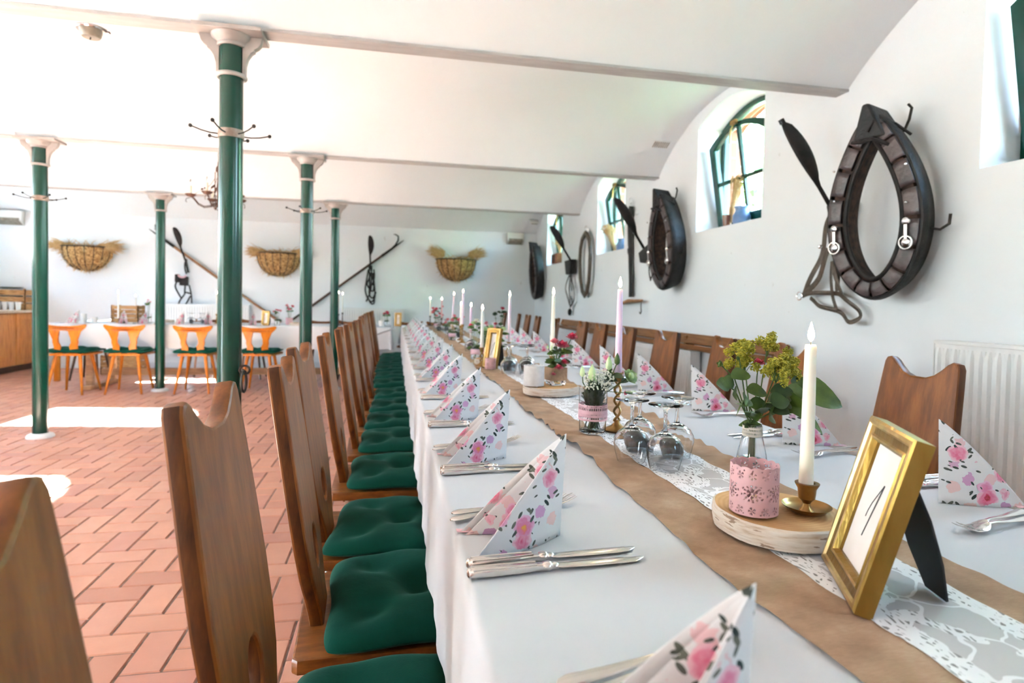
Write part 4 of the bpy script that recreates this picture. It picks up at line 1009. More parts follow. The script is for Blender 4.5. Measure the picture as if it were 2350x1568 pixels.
def flower(name, label, cat, base, pts, rbl, pm, leaves=2, rs=.0014, up=None, layers=4, openness=1, lm='leaf', seed=0, group=None, bud=False, ll=.03):
    rnd = random.Random(seed); base = Vector(base); t = thing(name, label, cat, base, 0, group)
    P_ = [Vector(p) - base for p in pts]; b = MB(); b.tube([V(0, 0, 0)] + P_, rs, 6); b.build('stem', M['stem'], t)
    top = P_[-1]; u = Vector(up) if up else (P_[-1] - (P_[-2] if len(P_) > 1 else V(0, 0, 0)))
    b = MB()
    if bud: b.lathe([(.0005, -rbl * 1.1), (rbl * .55, -rbl * .7), (rbl * .62, 0), (rbl * .42, rbl * .8), (.0005, rbl * 1.5)], (0, 0, 0), 9); b.v = [tuple(top + V(*p) + V(0, 0, rbl * .6)) for p in b.v]
    else: bloommb(b, top, rbl, u, layers, openness, seed)
    b.build('bloom', M[pm], t, angle=70)
    for k in range(leaves):
        b = MB(); i = rnd.randrange(max(len(P_) - 1, 1)); p = (P_[i] if len(P_) > 1 else P_[0] * .6); a = rnd.uniform(0, 2 * PI)
        leafmb(b, p, (math.cos(a), math.sin(a), rnd.uniform(.1, .7)), ll * rnd.uniform(.8, 1.3), ll * .55, up=V(rnd.uniform(-.5, .5), -1, rnd.uniform(0, 1))); b.build('leaf', M[lm], t, angle=70)
    return t

# vase with the yellow lady's mantle bouquet (right, front)
vx, vy = .752, 1.13
t = thing('glass_vase', 'small bottle vase with a cream lace band, holding the yellow bouquet', 'vase', (vx, vy, .7508))
b = MB(); o = [(.001, .0), (.028, 0), (.031, .004), (.029, .02), (.022, .05), (.0175, .066), (.0185, .082), (.0195, .083)]; i_ = [(.018, .082), (.0160, .066), (.0205, .05), (.0275, .02), (.0285, .007), (.001, .005)]
b.lathe(o + i_, n=32); b.build('glass_body', M['glass'], t)
b = MB(); b.grid(lambda u, v: ((.0200 + .0006 * math.sin(v * 6)) * math.cos(2 * PI * u), (.0200) * math.sin(2 * PI * u), .056 + .022 * v), 160, 18, closed_u=True, skip=lambda u, v: (.55 < v < .75 and (u * 40) % 1 < .5) or (.22 < v < .38 and (u * 56) % 1 < .45) or (v > .88 and (u * 40) % 1 < .4))
b.build('lace_band', M['ribbon_cream'], t, solid=.0008, fix=False)
def umbel(label, base, pts, seed, n=80, spread=.037):
    rnd = random.Random(seed); base = Vector(base); t = thing('lady_mantle_sprig', label, 'flower', base, 0, 'yellow green sprigs in the front vase')
    P_ = [Vector(p) - base for p in pts]; top = P_[-1]; s = MB(); s.tube([V(0, 0, 0)] + P_, .0015, 6); fl = MB()
    for c in range(9):
        d = V(rnd.gauss(0, 1), rnd.gauss(0, 1), rnd.uniform(-.3, 1.2)).normalized() * spread * rnd.uniform(.35, 1)
        c0 = top + d; s.tube([top - V(0, 0, .02), top + d * .5, c0], .0007, 5)
        for k in range(n):
            e = V(rnd.gauss(0, 1), rnd.gauss(0, 1), rnd.gauss(0, .8)).normalized() * .0110 * rnd.random() ** .4; p = c0 + e; r_ = rnd.uniform(.0013, .0025)
            a = rnd.uniform(0, 2 * PI)
            q = [p + V(r_ * math.cos(a + x), r_ * math.sin(a + x), rnd.uniform(-.001, .001)) * 1.3 for x in (0, PI / 2, PI, 1.5 * PI)]
            fl.add(q + [p + V(0, 0, r_), p - V(0, 0, r_)], [(0, 1, 4), (1, 2, 4), (2, 3, 4), (3, 0, 4), (1, 0, 5), (2, 1, 5), (3, 2, 5), (0, 3, 5)])
    s.build('stem', M['stem'], t); tag(fl.build('blossom_cloud', M['yellowfl'], t, smooth=False, fix=False), kind='stuff')
    return t
VB = (vx, vy, .757)
for k, (tp, wh) in enumerate([((.706, 1.12, .988), 'left front'), ((.735, 1.14, .957), 'lower left'), ((.788, 1.14, .995), 'top right'), ((.806, 1.11, .962), 'right'), ((.775, 1.09, .945), 'centre front'), ((.822, 1.13, .930), 'lower right')]):
    mid = (vx + (tp[0] - vx) * .3, vy + (tp[1] - vy) * .3, .85); bs = (vx + random.uniform(-.012, .012), vy + random.uniform(-.012, .012), .758)
    umbel('yellow green feathery sprig, %s one of the front bouquet' % wh, bs, [(vx + random.uniform(-.006, .006), vy, .832), mid if mid[2] > .84 else (vx, vy, .85), tp], 40 + k)
for k, (tp, L_, w, dr, lab) in enumerate([((.682, 1.11, .915), .040, .026, .1, 'small leaf branch at the left of the yellow bouquet'), ((.825, 1.10, .905), .085, .058, .45, 'branch with the biggest dark green leaf, right side of the yellow bouquet'), ((.80, 1.08, .87), .06, .032, .9, 'drooping leaf branch low on the right of the yellow bouquet'),
                                        ((.76, 1.08, .885), .05, .03, .3, 'leafy branch in the middle of the yellow bouquet'), ((.72, 1.11, .885), .045, .022, .9, 'narrow leaf branch hanging left of the vase neck')]):
    base = Vector((vx + .004 * (k - 2), vy + .004 * k - .008, .758)); tb = thing('leaf_branch', lab, 'leaf', base, 0, 'leaf branches in the front vase'); b = MB()
    T_ = Vector(tp) - base; b.tube([V(0, 0, 0), V(vx - base.x + .004 * (k - 2), vy - base.y, .078), T_ * .75 + V(0, 0, .03), T_], .0016, 6); b.build('stem', M['stem'], tb)
    rnd = random.Random(k)
    for q in range(5):
        b = MB(); p = T_ if q == 0 else T_ * (.45 + .12 * q) + V(0, 0, .03); d = (T_.x, T_.y * .6 - .3 * abs(T_.x), .02) if q == 0 else (rnd.uniform(-1, 1), rnd.uniform(-1, .2), rnd.uniform(0, .5))
        leafmb(b, p, d, L_ * 1.1 if q == 0 else .046, w * 1.25 if q == 0 else .032, dr if q == 0 else .3, up=V(rnd.uniform(-.6, .2), -1, rnd.uniform(.1, .8)), n=8); b.build('leaf', M['leaf'] if k != 3 else M['leafdark'], tb, angle=80)
flower('rosebud', 'green rose bud sticking out at the left of the yellow bouquet', 'flower', (vx - .008, vy, .758), [(vx - .006, vy, .83), (.70, 1.12, .93), (.660, 1.11, .962)], .010, 'leaf', 3, ll=.022, seed=3, up=(-1, 0, .3), layers=2, openness=.5)
flower('dark_red_flower', 'dark red flower half hidden inside the yellow bouquet', 'flower', (vx + .006, vy, .758), [(vx + .004, vy, .83), (.765, 1.14, .93), (.762, 1.13, .965)], .012, 'redrose', 2, seed=8, layers=3)

# jar with eustoma and baby's breath
jx, jy = .497, 1.425
t = thing('glass_jar', 'tall glass jar with a pink lace ribbon, second vase from the front', 'vase', (jx, jy, ZT - .003))
b = MB(); o = [(.001, 0), (.030, 0), (.0335, .004), (.0345, .03), (.036, .10), (.0365, .112)]; i_ = [(.035, .112), (.0345, .10), (.033, .03), (.031, .007), (.001, .006)]
b.lathe(o + i_, n=36); b.build('glass_body', M['glass'], t)
b = MB(); b.grid(lambda u, v: ((.0362) * math.cos(2 * PI * u), .0362 * math.sin(2 * PI * u), .033 + .040 * v), 220, 26, closed_u=True, skip=lambda u, v: ((.66 < v < .80 or .12 < v < .25) and (u * 44) % 1 < .55) or (.86 < v < .92 and (u * 60) % 1 < .4) or (.38 < v < .44 and (u * 60) % 1 < .4) or (v > .96 and (u * 44) % 1 < .5))
b.build('lace_ribbon', M['ribbon_pink'], t, solid=.001, fix=False)
for k, (tp, r_, pm, bd, lab) in enumerate([((.462, 1.41, .903), .011, 'budgreen', True, 'pale green bud at the far left of the jar'), ((.484, 1.40, .897), .016, 'budgreen', True, 'plump pale green bud left in the jar'), ((.500, 1.42, .885), .010, 'budgreen', True, 'small green bud low in the jar'),
        ((.535, 1.42, .920), .014, 'budgreen', True, 'pale green bud right of centre in the jar'), ((.557, 1.42, .932), .012, 'leaf', True, 'dark green bud rising highest from the jar'), ((.545, 1.44, .905), .012, 'leaf', True, 'green bud leaning over the brass candlestick'), ((.586, 1.40, .900), .022, 'budgreen', False, 'open pale green ruffled blossom right of the jar')]):
    bs = (jx + .012 * math.cos(k), jy + .012 * math.sin(k), .765)
    flower('eustoma_stem', lab, 'flower', bs, [(jx + (tp[0] - jx) * .3, jy, .85), (jx + (tp[0] - jx) * .8, jy, .85 + (tp[2] - .85) * .6), tp], r_, pm, 2, bud=bd, seed=20 + k, group='green eustoma stems in the jar', lm='leafdark', ll=.03, openness=.8)
def babybreath(label, base, c, r, n, seed, dark=True):
    rnd = random.Random(seed); t = thing('baby_breath_spray', label, 'flower', base, 0); bs = Vector(base); c = Vector(c) - bs; s = MB(); f = MB()
    for k in range(n):
        a = rnd.uniform(0, 2 * PI); q = r * math.sqrt(rnd.random()); e = c + V(q * math.cos(a), q * math.sin(a), rnd.uniform(-.014, .03))
        if k % 5 == 0: s.tube([V(rnd.uniform(-.01, .01), rnd.uniform(-.01, .01), 0), V(c.x * .7 + q * .4 * math.cos(a), c.y * .7 + q * .4 * math.sin(a), c.z * .8), e], .0007, 4)
        f.ball(tuple(e), rnd.uniform(.0016, .0027), 6, 4)
    for k in range(26 if dark else 10):
        a = rnd.uniform(0, 2 * PI); leafmb(s, V(.02 * math.cos(a), .02 * math.sin(a), rnd.uniform(.045, .08)), (math.cos(a), math.sin(a), rnd.uniform(.3, 2)), rnd.uniform(.02, .035), .008, .2, n=3)
    s.build('stems', M['leafdark'], t); tag(f.build('tiny_blossoms', M['whitefl'], t, fix=False), kind='stuff')
babybreath('cloud of tiny white blossoms over the rim of the glass jar', (jx, jy, .766), (jx + .010, jy - .010, .882), .038, 330, 5)
b = MB(); rnd = random.Random(3)
for k in range(150):
    a = rnd.uniform(0, 2 * PI); r_ = rnd.uniform(.004, .028); z = rnd.uniform(.835, .862)
    leafmb(b, V(jx + r_ * math.cos(a) * .7, jy + r_ * math.sin(a) * .7, z - .02), (math.cos(a) * .4, math.sin(a) * .4, 1), .03, .010, .1, n=3)
for k in range(5): b.tube([(jx + .02 * math.cos(k * 1.3), jy + .02 * math.sin(k * 1.3), .766), (jx - .006 * math.cos(k * 1.3), jy, .85)], .0016, 6)
tag(b.build('leaf_filler', M['leafdark'], fix=False, angle=80), 'dark green leaves packed inside the glass jar', 'leaf', None, 'stuff')
flower('dark_red_leaf', 'dark red leaf pointing to the brass candlestick', 'leaf', (jx + .01, jy, .765), [(jx + .03, jy - .005, .86), (.575, 1.40, .858)], .009, 'redrose', 0, seed=2, layers=1)

# cube bottle with burlap and roses on the second slice
qx, qy = .572, 2.05; zc = ZT + .0283
t = thing('square_bottle', 'square glass bottle wrapped in burlap, holding the red roses', 'vase', (qx, qy, zc), R(12))
b = MB(); b.box(-.029, -.029, 0, .029, .029, .064); b.build('glass_body', M['glass'], t, bevel=.006)
b = MB(); b.lathe([(.012, .063), (.011, .070), (.016, .077), (.016, .080), (.0135, .080), (.009, .071), (.009, .063)], n=20); b.build('bottle_neck', M['glass'], t)
b = MB()
for z in (.016, .063):
    pass
ringv = [(-.0298, -.0298), (.0298, -.0298), (.0298, .0298), (-.0298, .0298)]
b.add([(x, y, z) for z in (.018, .064) for x, y in ringv], [(0, 1, 5, 4), (1, 2, 6, 5), (2, 3, 7, 6), (3, 0, 4, 7)]); b.build('burlap_wrap', M['burlap'], t, solid=.001, smooth=False)
for k, (tp, r_, pm, lab) in enumerate([((.563, 2.04, .947), .016, 'pinkrose', 'small pink red rose at the left of the square bottle'), ((.590, 2.03, .935), .024, 'redrose', 'biggest crimson rose above the square bottle'), ((.634, 2.06, .963), .022, 'redrose', 'crimson rose standing apart at the upper right of the square bottle'),
        ((.575, 2.02, .855), .016, 'redrose', 'crimson blossom hanging by the bottle neck'), ((.598, 2.03, .873), .017, 'redrose', 'dark crimson blossom at the bottle neck'), ((.553, 2.01, .832), .009, 'pinkrose', 'tiny pink blossom drooping left of the square bottle')]):
    flower('rose', lab, 'flower', (qx, qy, zc + .01), [(qx, qy, zc + .08), ((qx + tp[0]) / 2 + .008, (qy + tp[1]) / 2, (zc + .085 + tp[2]) / 2), tp], r_, pm, 4, seed=50 + k, group='red roses in the square bottle', ll=.034, up=(0, -.2, 1))
for k in range(5):
    a = k * 1.3; flower('filler_sprig', 'light green sprig between the red roses, %s of five' % ORD[k], 'leaf', (qx, qy, zc + .012), [(qx, qy, zc + .08), (qx + .02 * math.cos(a), qy + .02 * math.sin(a), .90), (qx + .032 * math.cos(a), qy + .03 * math.sin(a), .918)], .006, 'budgreen', 3, seed=70 + k, group='green sprigs among the red roses', bud=True)

# middle jars with pale blossoms
def jar(x, y, z, r, h, label, rib=True):
    t = thing('small_jar', label, 'vase', (x, y, z), 0); b = MB(); b.lathe([(.001, 0), (r * .9, 0), (r, .004), (r, h), (r - .0014, h), (r - .0014, .006), (.001, .005)], n=24); b.build('glass_body', M['glass'], t)
    if rib: b = MB(); b.lathe([(r + .0006, h * .35), (r + .0012, h * .5), (r + .0006, h * .72)], n=24); b.f = b.f[:-2]; b.build('ribbon', M['ribbon_pink'], t, solid=.001)
def clump(x, y, z, n, zr, sp, pm, lab, nmn, rr=.013, seed=0, lm='leaf', bud=False, op=.8):
    rnd = random.Random(seed)
    for k in range(n):
        a = 2 * PI * k / n + rnd.uniform(-.4, .4); q = sp * (0.3 + .7 * rnd.random()); zt = rnd.uniform(*zr); tx, ty = x + q * math.cos(a), y + q * math.sin(a)
        flower(nmn, '%s, %s of %s' % (lab, ['first', 'second', 'third', 'fourth', 'fifth', 'sixth', 'seventh', 'eighth', 'ninth'][k], n), 'flower', (x, y, z + .008), [(x + (tx - x) * .3, y + (ty - y) * .3, z + .06), ((x + tx * 3) / 4, (y + ty * 3) / 4, zt - .03), (tx, ty, zt)], rr * rnd.uniform(.8, 1.2), pm[k % len(pm)], 5, seed=seed * 10 + k, group=lab, lm=lm, ll=.036, bud=bud, openness=op)
zs = ZT + .0265
jar(.475, 3.05, zs, .030, .085, 'round jar with a pink ribbon on the middle birch slice'); clump(.475, 3.05, zs, 7, (.905, .955), .045, ['budgreen'], 'pale green bud in the middle ribboned jar', 'eustoma_stem', .015, 4, bud=False)
jar(.535, 3.08, zs, .026, .08, 'glass jar right of the ribboned jar on the middle birch slice', False); clump(.535, 3.08, zs, 5, (.90, .95), .04, ['budgreen', 'whitefl'], 'cream blossom in the clear middle jar', 'eustoma_stem', .016, 5)
jar(.452, 3.32, ZT - .003, .026, .08, 'small jar with pale blossoms behind the middle birch slice'); clump(.452, 3.32, ZT, 5, (.93, .99), .04, ['budgreen', 'whitefl', 'redrose'], 'pale blossom behind the middle jars', 'eustoma_stem', .016, 6)
jar(.655, 3.75, ZT - .003, .03, .09, 'jar with the tall orange and red roses right of the middle'); clump(.655, 3.75, ZT, 6, (.93, 1.06), .09, ['pinkrose', 'leafdark', 'redrose'], 'rose of the tall mixed bunch right of the middle', 'rose', .018, 7, lm='leafdark')
jar(.475, 4.95, ZT - .003, .03, .08, 'jar with orange pink roses in the far half'); clump(.475, 4.95, ZT, 5, (.90, .96), .07, ['pinkrose'], 'coral rose of the far half bunch', 'rose', .018, 8)
jar(.49, 6.95, ZT - .003, .035, .09, 'jar with the farthest red bouquet'); clump(.49, 6.95, ZT, 8, (.90, 1.03), .10, ['redrose', 'redrose', 'pinkrose'], 'red rose of the farthest bouquet', 'rose', .024, 9, lm='leafdark')
jar(.60, 5.6, ZT - .003, .03, .09, 'jar with small roses beyond the tall pink candle', False); clump(.60, 5.6, ZT, 4, (.9, .95), .06, ['redrose'], 'crimson rose beyond the tall pink candle', 'rose', .016, 12)

# far table decoration
def cup(x, y, z, r, h, mm, lab):
    t = thing('tealight_cup', lab, 'lantern', (x, y, z)); b = MB(); b.lathe([(.001, 0), (r * .9, 0), (r, .004), (r, h), (r - .002, h), (r - .002, .006), (.001, .006)], n=24); b.build('cup_body', M[mm], t)
Z2 = .7505
cup(-1.26, 7.62, Z2, .042, .085, 'ribbon_pink', 'pink cup on the far table right of the big column'); cup(-.155, 7.5, Z2, .035, .07, 'whitemetal', 'white cup beside the small pale gold frame')
clump(-1.26, 7.62, Z2, 5, (.93, 1.0), .05, ['redrose', 'pinkrose'], 'magenta carnation in the pink cup on the far table', 'carnation', .022, 13)
jar(-1.36, 7.40, Z2, .03, .08, 'small jar on the far table left of the pink cup', False); clump(-1.36, 7.40, Z2, 4, (.90, .94), .05, ['pinkrose', 'redrose'], 'small pink flower on the far table left of the carnations', 'carnation', .016, 14)
jar(-.09, 7.66, Z2, .028, .08, 'small jar with red roses where the two tables meet', False); clump(-.09, 7.66, Z2, 4, (.90, .93), .04, ['redrose'], 'red rose where the two tables meet', 'rose', .024, 15)
jar(-2.80, 7.55, Z2, .032, .11, 'pale jar on the far table left of the slim column', False); clump(-2.80, 7.55, Z2, 4, (.98, 1.03), .035, ['pinkrose'], 'small pink bloom on the far table left of the slim column', 'carnation', .012, 16)
sl = make_slab((-1.13, 7.5, Z2), .11, .03, 'wood slice on the far table touching the second green column', 5)
sl2 = make_slab((-2.72, 7.85, Z2), .09, .03, 'wood slice on the far table left of the slim column', 6)
def tent_napkin(x, y, rz, lab, plain=True):
    o = dup(n0, (x, y, Z2), rz, lab, 'white napkins on the far table')
    return o
npw = []
for k, (x, y, a, lab) in enumerate([(-3.45, 7.40, 60, 'leftmost small napkin on the far table'), (-3.0, 7.42, 100, 'white pointed napkin before the wooden box, left one'), (-2.76, 7.40, 80, 'white pointed napkin before the wooden box, right one'), (-2.38, 7.42, 75, 'folded napkin above the third honey chair, left one'),
        (-2.12, 7.42, 100, 'folded napkin above the third honey chair, right one'), (-1.62, 7.40, 90, 'white folded napkin left of the white backed frame')]):
    dup(n0, (x, y, Z2), R(a), lab, 'napkins on the far table', scale=(.95, .95, 1.05))
    dup(k0, (x + .12, y - .13, Z2), R(90), 'knife beside the %s' % lab, 'knives on the far table'); dup(f0, (x - .12, y - .13, Z2), R(90), 'fork beside the %s' % lab, 'forks on the far table')
cup(-3.5, 7.62, Z2, .03, .10, 'wax_white', 'white pillar candle at the left of the far table'); cup(-3.39, 7.62, Z2, .03, .06, 'wax_white', 'short white pillar candle at the left of the far table')
# ================================================================== WALL DECORATION
def loft(b, path, prof, closed=True, face=None, skip=None):
    """path: list of (u, w) centre line in the wall plane; prof: closed list of (radial, depth)"""
    k = len(path); n = len(prof); vs = []
    for i in range(k):
        p, a, c = path[i], path[(i - 1) % k], path[(i + 1) % k]
        t = V(c[0] - a[0], c[1] - a[1]).normalized() if True else None
        nx, ny = t[1], -t[0]
        for r, d in prof: vs.append((p[0] + nx * r, d, p[1] + ny * r))
    fs = []
    for i in range(k):
        if skip and skip(i): continue
        for j in range(n):
            fs.append((i * n + j, i * n + (j + 1) % n, ((i + 1) % k) * n + (j + 1) % n, ((i + 1) % k) * n + j))
    b.add(vs, fs)
def horse_collar(label, loc, rz, hw, hh, lean=0, detail=True):
    """local frame: x along the wall, y off the wall, z up"""
    t = thing('horse_collar', label, 'horse collar', loc, rz, None); t.rotation_euler = (lean, 0, rz)
    def cen(n=72, k=1.0, off=0.0):
        P_ = []
        for i in range(n):
            a = 2 * PI * i / n; up_ = (1 - math.cos(a)) / 2   # 0 bottom .. 1 top
            w = (hw - .055) * math.sin(a) * (1 - .52 * up_ ** 2.6) * (1 + .06 * math.sin(a) ** 2); z = -(hh - .055) * math.cos(a)
            P_.append((w, z))
        return P_
    C_ = cen()   # runs counter-clockwise; radial + = outwards
    b = MB(); loft(b, C_, [(-.018, -.045), (-.036, .02), (-.040, .07), (-.02, .088), (.02, .085), (.038, .05), (.030, .0), (.010, -.045)]); b.build('padding', M['felt'], t, angle=50)
    b = MB(); loft(b, C_, [(-.044 + .011 * math.cos(a), .080 + .011 * math.sin(a)) for a in [2 * PI * i / 8 for i in range(8)]]); b.build('inner_roll', M['leather'], t)
    n = len(C_); pn = MB()
    for s in range(18):
        i0 = int(n * s / 18); ring = []; idx = [i0 + .25 + (n / 18 - .5) * q / 5 for q in range(6)]; vs = []
        for q in idx:
            i = int(q) % n; f = q - int(q); p = (C_[i][0] * (1 - f) + C_[(i + 1) % n][0] * f, C_[i][1] * (1 - f) + C_[(i + 1) % n][1] * f)
            a_, c_ = C_[(i - 1) % n], C_[(i + 2) % n]; tt = V(c_[0] - a_[0], c_[1] - a_[1]).normalized(); nx, ny = tt[1], -tt[0]
            for r, d in ((-.028, .086), (-.026, .096), (.004, .103), (.032, .096), (.034, .084)): vs.append((p[0] + nx * r, d, p[1] + ny * r))
        pn.add(vs, [(5 * q + j, 5 * q + j + 1, 5 * q + j + 6, 5 * q + j + 5) for q in range(5) for j in range(4)])
    pn.build('leather_panels', M['leather_p'], t, solid=.004, angle=50)
    b = MB(); loft(b, C_, [(.036, .09), (.045, .088), (.052, .070), (.042, .03), (.016, -.044), (.008, -.044), (.030, .03), (.038, .07)]); b.build('outer_rim', M['leather'], t, angle=50)
    cap = MB(); cap.hexa([(-.075, -.04, hh - .11), (.075, -.04, hh - .11), (.075, .11, hh - .12), (-.075, .11, hh - .12)], [(-.02, .0, hh + .012), (.02, .0, hh + .012), (.015, .13, hh + .035), (-.015, .13, hh + .035)])
    cap.build('peak_cap', M['leather'], t, bevel=.01)
    if detail:
        for sx in (-1, 1):
            b = MB(); x = sx * (hw - .055) * .93; z = -hh * .33
            for dz, r in ((.06, .017), (-.03, .019)): b.lathe([(r, 0), (r * .9, .006), (r * .4, .011), (.001, .012)], (0, 0, 0), 14); b.v = b.v[:-56] + [(x + p[0], .112 + p[2], z + dz + p[1]) for p in b.v[-56:]]
            b.tube([(x + .027 * math.cos(a), .118, z - .03 + .027 * math.sin(a)) for a in [2 * PI * i / 20 for i in range(20)]], .0035, 6, closed=True)
            b.box(x - .006, .110, z - .02, x + .006, .118, z + .06); b.build('buckle_ring', M['chrome'], t)
        b = MB()
        for sx, zz in ((-1, .38), (-1, 0), (1, .45), (1, .12)): b.ball((sx * (hw - .06) * .95, .112, hh * zz - .0), .0055, 8, 6)
        b.build('rivet', M['chrome'], t)
        b = MB(); b.tube([(-hw * .9, .03, -.05 - hh * .15), (-hw - .02, .03, -.06 - hh * .15), (-hw - .055, .03, -.04 - hh * .15), (-hw - .06, .03, -.0 - hh * .15)], .006, 7); b.tube([(-.09, .0, hh - .1), (-.10, -.02, hh - .05), (-.105, -.03, hh - .0), (-.09, -.03, hh + .02)], .006, 7)
        b.build('trace_hook', M['iron'], t)
        b = MB(); b.tube([(.07, .115, hh - .12), (.02, .125, hh - .13), (-.03, .125, hh - .125), (-.085, .10, hh - .16), (-.115, .03, hh - .2)], .009, 7); b.tube([(-.005, .12, hh - .09), (-.03, .12, hh - .05), (-.09, .06, hh - .07), (-.12, .0, hh - .12)], .006, 6)
        b.build('top_strap', M['leather'], t)
    return t
RZ = PI / 2      # local +y points to -X world, local +x to +Y
horse_collar('big black leather horse collar, nearest on the right wall', (2.175, 2.325, 1.545), RZ + R(14), .232, .420, R(-4))
horse_collar('black horse collar seen side on, between the second and third arched windows', (2.20, 4.52, 1.605), RZ, .24, .40, R(-4))
horse_collar('farthest dark horse collar in the corner by the far wall', (2.20, 9.05, 1.57), RZ, .26, .44, R(-4), False)

def paddle_mb(b, base, tip, w=.046, flat_dir=(0, 1, 0)):
    base, tip = Vector(base), Vector(tip); d = tip - base; L_ = d.length
    rs = []; pts = []
    for i in range(19):
        f = i / 18; pts.append(base + d * f)
        if f < .42: r = .010 + .004 * (1 - f)
        else: g = (f - .42) / .58; r = .011 + (w - .011) * math.sin(PI * min(g * .93 + .0, 1)) ** .75
        rs.append(r)
    rs[-1] = .013
    nn = V(d.z, 0, -d.x).normalized(); pts = [p + nn * .6 * max(r - .0135, 0) for p, r in zip(pts, rs)]
    s0 = len(b.v); b.tube(pts, rs, 12, flat=.36, up=(0, 1, 0))
def straps(b, lines, X=None, plane='R', w=.012, th=.003, wob=0.0):
    for k, l in enumerate(lines):
        n = len(l); fine = []
        for i in range(n - 1):
            for q in range(4): f = q / 4; fine.append((l[i][0] * (1 - f) + l[i + 1][0] * f, l[i][1] * (1 - f) + l[i + 1][1] * f))
        fine.append(l[-1])
        # smooth
        for _ in range(3): fine = [fine[0]] + [((fine[i - 1][0] + fine[i][0] * 2 + fine[i + 1][0]) / 4, (fine[i - 1][1] + 2 * fine[i][1] + fine[i + 1][1]) / 4) for i in range(1, len(fine) - 1)] + [fine[-1]]
        off = .006 * k
        if plane == 'R': pts = [(X - off - wob * math.sin(i * .5), y, z) for i, (y, z) in enumerate(fine)]
        else: pts = [(x, X - off - wob * math.sin(i * .5), z) for i, (x, z) in enumerate(fine)]
        b.tube(pts, w, 8, flat=th / w if True else 1, up=((1, 0, 0) if plane == 'R' else (0, 1, 0)))
def harness(label, loc):
    return thing('horse_bridle', label, 'bridle', loc)
def rel(t, mb): mb.xf(Matrix.Translation(-Vector(t.location))); return mb
# --- first (nearest) bridle on the right wall
t = harness('nearest leather bridle with a black paddle sticking out of the right wall', (2.25, 2.68, 1.58))
b = MB(); paddle_mb(b, (2.215, 2.63, 1.50), (1.895, 2.675, 2.005)); b.tube([(1.895, 2.675, 2.003), (1.883, 2.677, 2.025)], .014, 10); rel(t, b).build('paddle', M['leather'], t)
b = MB(); b.hexa([(2.22, 2.70, 1.44), (2.22, 2.62, 1.44), (2.27, 2.62, 1.44), (2.27, 2.70, 1.44)], [(2.20, 2.73, 1.62), (2.20, 2.60, 1.62), (2.28, 2.60, 1.62), (2.28, 2.73, 1.62)]); rel(t, b).build('blinker', M['leather'], t, bevel=.006)
A = [(2.724, 1.585), (2.759, 1.516), (2.786, 1.404), (2.815, 1.324), (2.871, 1.232), (2.927, 1.154)]; Bq = [(2.676, 1.605), (2.693, 1.463), (2.691, 1.351), (2.664, 1.237), (2.648, 1.174)]
Cq = [(2.923, 1.149), (2.847, 1.167), (2.741, 1.166), (2.648, 1.161), (2.581, 1.125), (2.522, 1.082), (2.504, 1.04), (2.547, 1.013), (2.596, 1.024), (2.643, 1.069), (2.721, 1.084), (2.803, 1.097), (2.873, 1.139)]
Dq = [(2.727, 1.399), (2.749, 1.32), (2.794, 1.241), (2.892, 1.168)]; Eq = [(2.699, 1.329), (2.687, 1.215), (2.695, 1.125), (2.658, 1.069)]; Fq = [(2.686, 1.328), (2.651, 1.236), (2.624, 1.156)]
b = MB(); straps(b, [A, Bq, Dq], 2.235, w=.018, wob=.008); rel(t, b).build('cheek_strap', M['leather_b'], t)
b = MB(); straps(b, [Cq, Eq, Fq], 2.23, w=.0115, wob=.01); rel(t, b).build('nose_strap', M['leather_b'], t)
b = MB(); b.tube([(2.225, 2.945 + .022 * math.cos(a), 1.150 + .022 * math.sin(a)) for a in [2 * PI * i / 18 for i in range(18)]], .0035, 6, closed=True); b.box(2.20, 2.67, 1.43, 2.215, 2.705, 1.45); b.ball((2.21, 2.775, 1.41), .011, 8, 6); rel(t, b).build('bit_ring', M['chrome'], t)
# --- second: hanging strap with swingletree, and its paddle
t = thing('harness_strap', 'broad hanging leather strap with a wooden swingletree bar and two iron hooks', 'harness', (2.27, 5.47, 2.08))
b = MB(); straps(b, [[(5.51, 2.05), (5.54, 1.898), (5.50, 1.60)], [(5.505, 1.64), (5.491, 1.50), (5.45, 1.335), (5.447, 1.157)]], 2.265, w=.058, th=.012); b.v = [(x, y if z > 1.6 else 5.47 + (y - 5.47) * .68, z) for x, y, z in b.v]; rel(t, b).build('strap', M['leather'], t)
b = MB(); straps(b, [[(5.42, 2.0), (5.40, 1.7), (5.38, 1.40), (5.40, 1.16)]], 2.24, w=.008); rel(t, b).build('thin_strap', M['leather'], t)
b = MB(); b.tube([(2.24, 5.67, 1.085), (2.23, 5.56, 1.10), (2.22, 5.41, 1.118), (2.22, 5.26, 1.118), (2.22, 5.09, 1.120)], [.012, .016, .020, .016, .013], 10); rel(t, b).build('swingletree', M['polewood'], t)
for y in (5.105, 5.66):
    b = MB(); b.tube([(2.22, y, 1.12), (2.22, y, 1.06), (2.22, y - .01, 1.02), (2.22, y + .012, 1.0), (2.22, y + .03, 1.015)], .006, 6); rel(t, b).build('hook', M['iron'], t)
b = MB(); b.tube([(2.26, 5.52 + .03 * math.cos(a), 2.10 + .03 * math.sin(a)) for a in [2 * PI * i / 16 for i in range(16)]], .004, 6, closed=True); b.ball((2.24, 5.44, 1.83), .012, 8, 6); b.ball((2.24, 5.41, 1.92), .012, 8, 6); rel(t, b).build('ring', M['chrome'], t)
t = harness('second black paddle and blinker, leaning out between the hanging strap and the side on collar', (2.25, 4.98, 1.5))
b = MB(); paddle_mb(b, (2.22, 4.93, 1.49), (1.88, 4.955, 2.01)); rel(t, b).build('paddle', M['leather'], t)
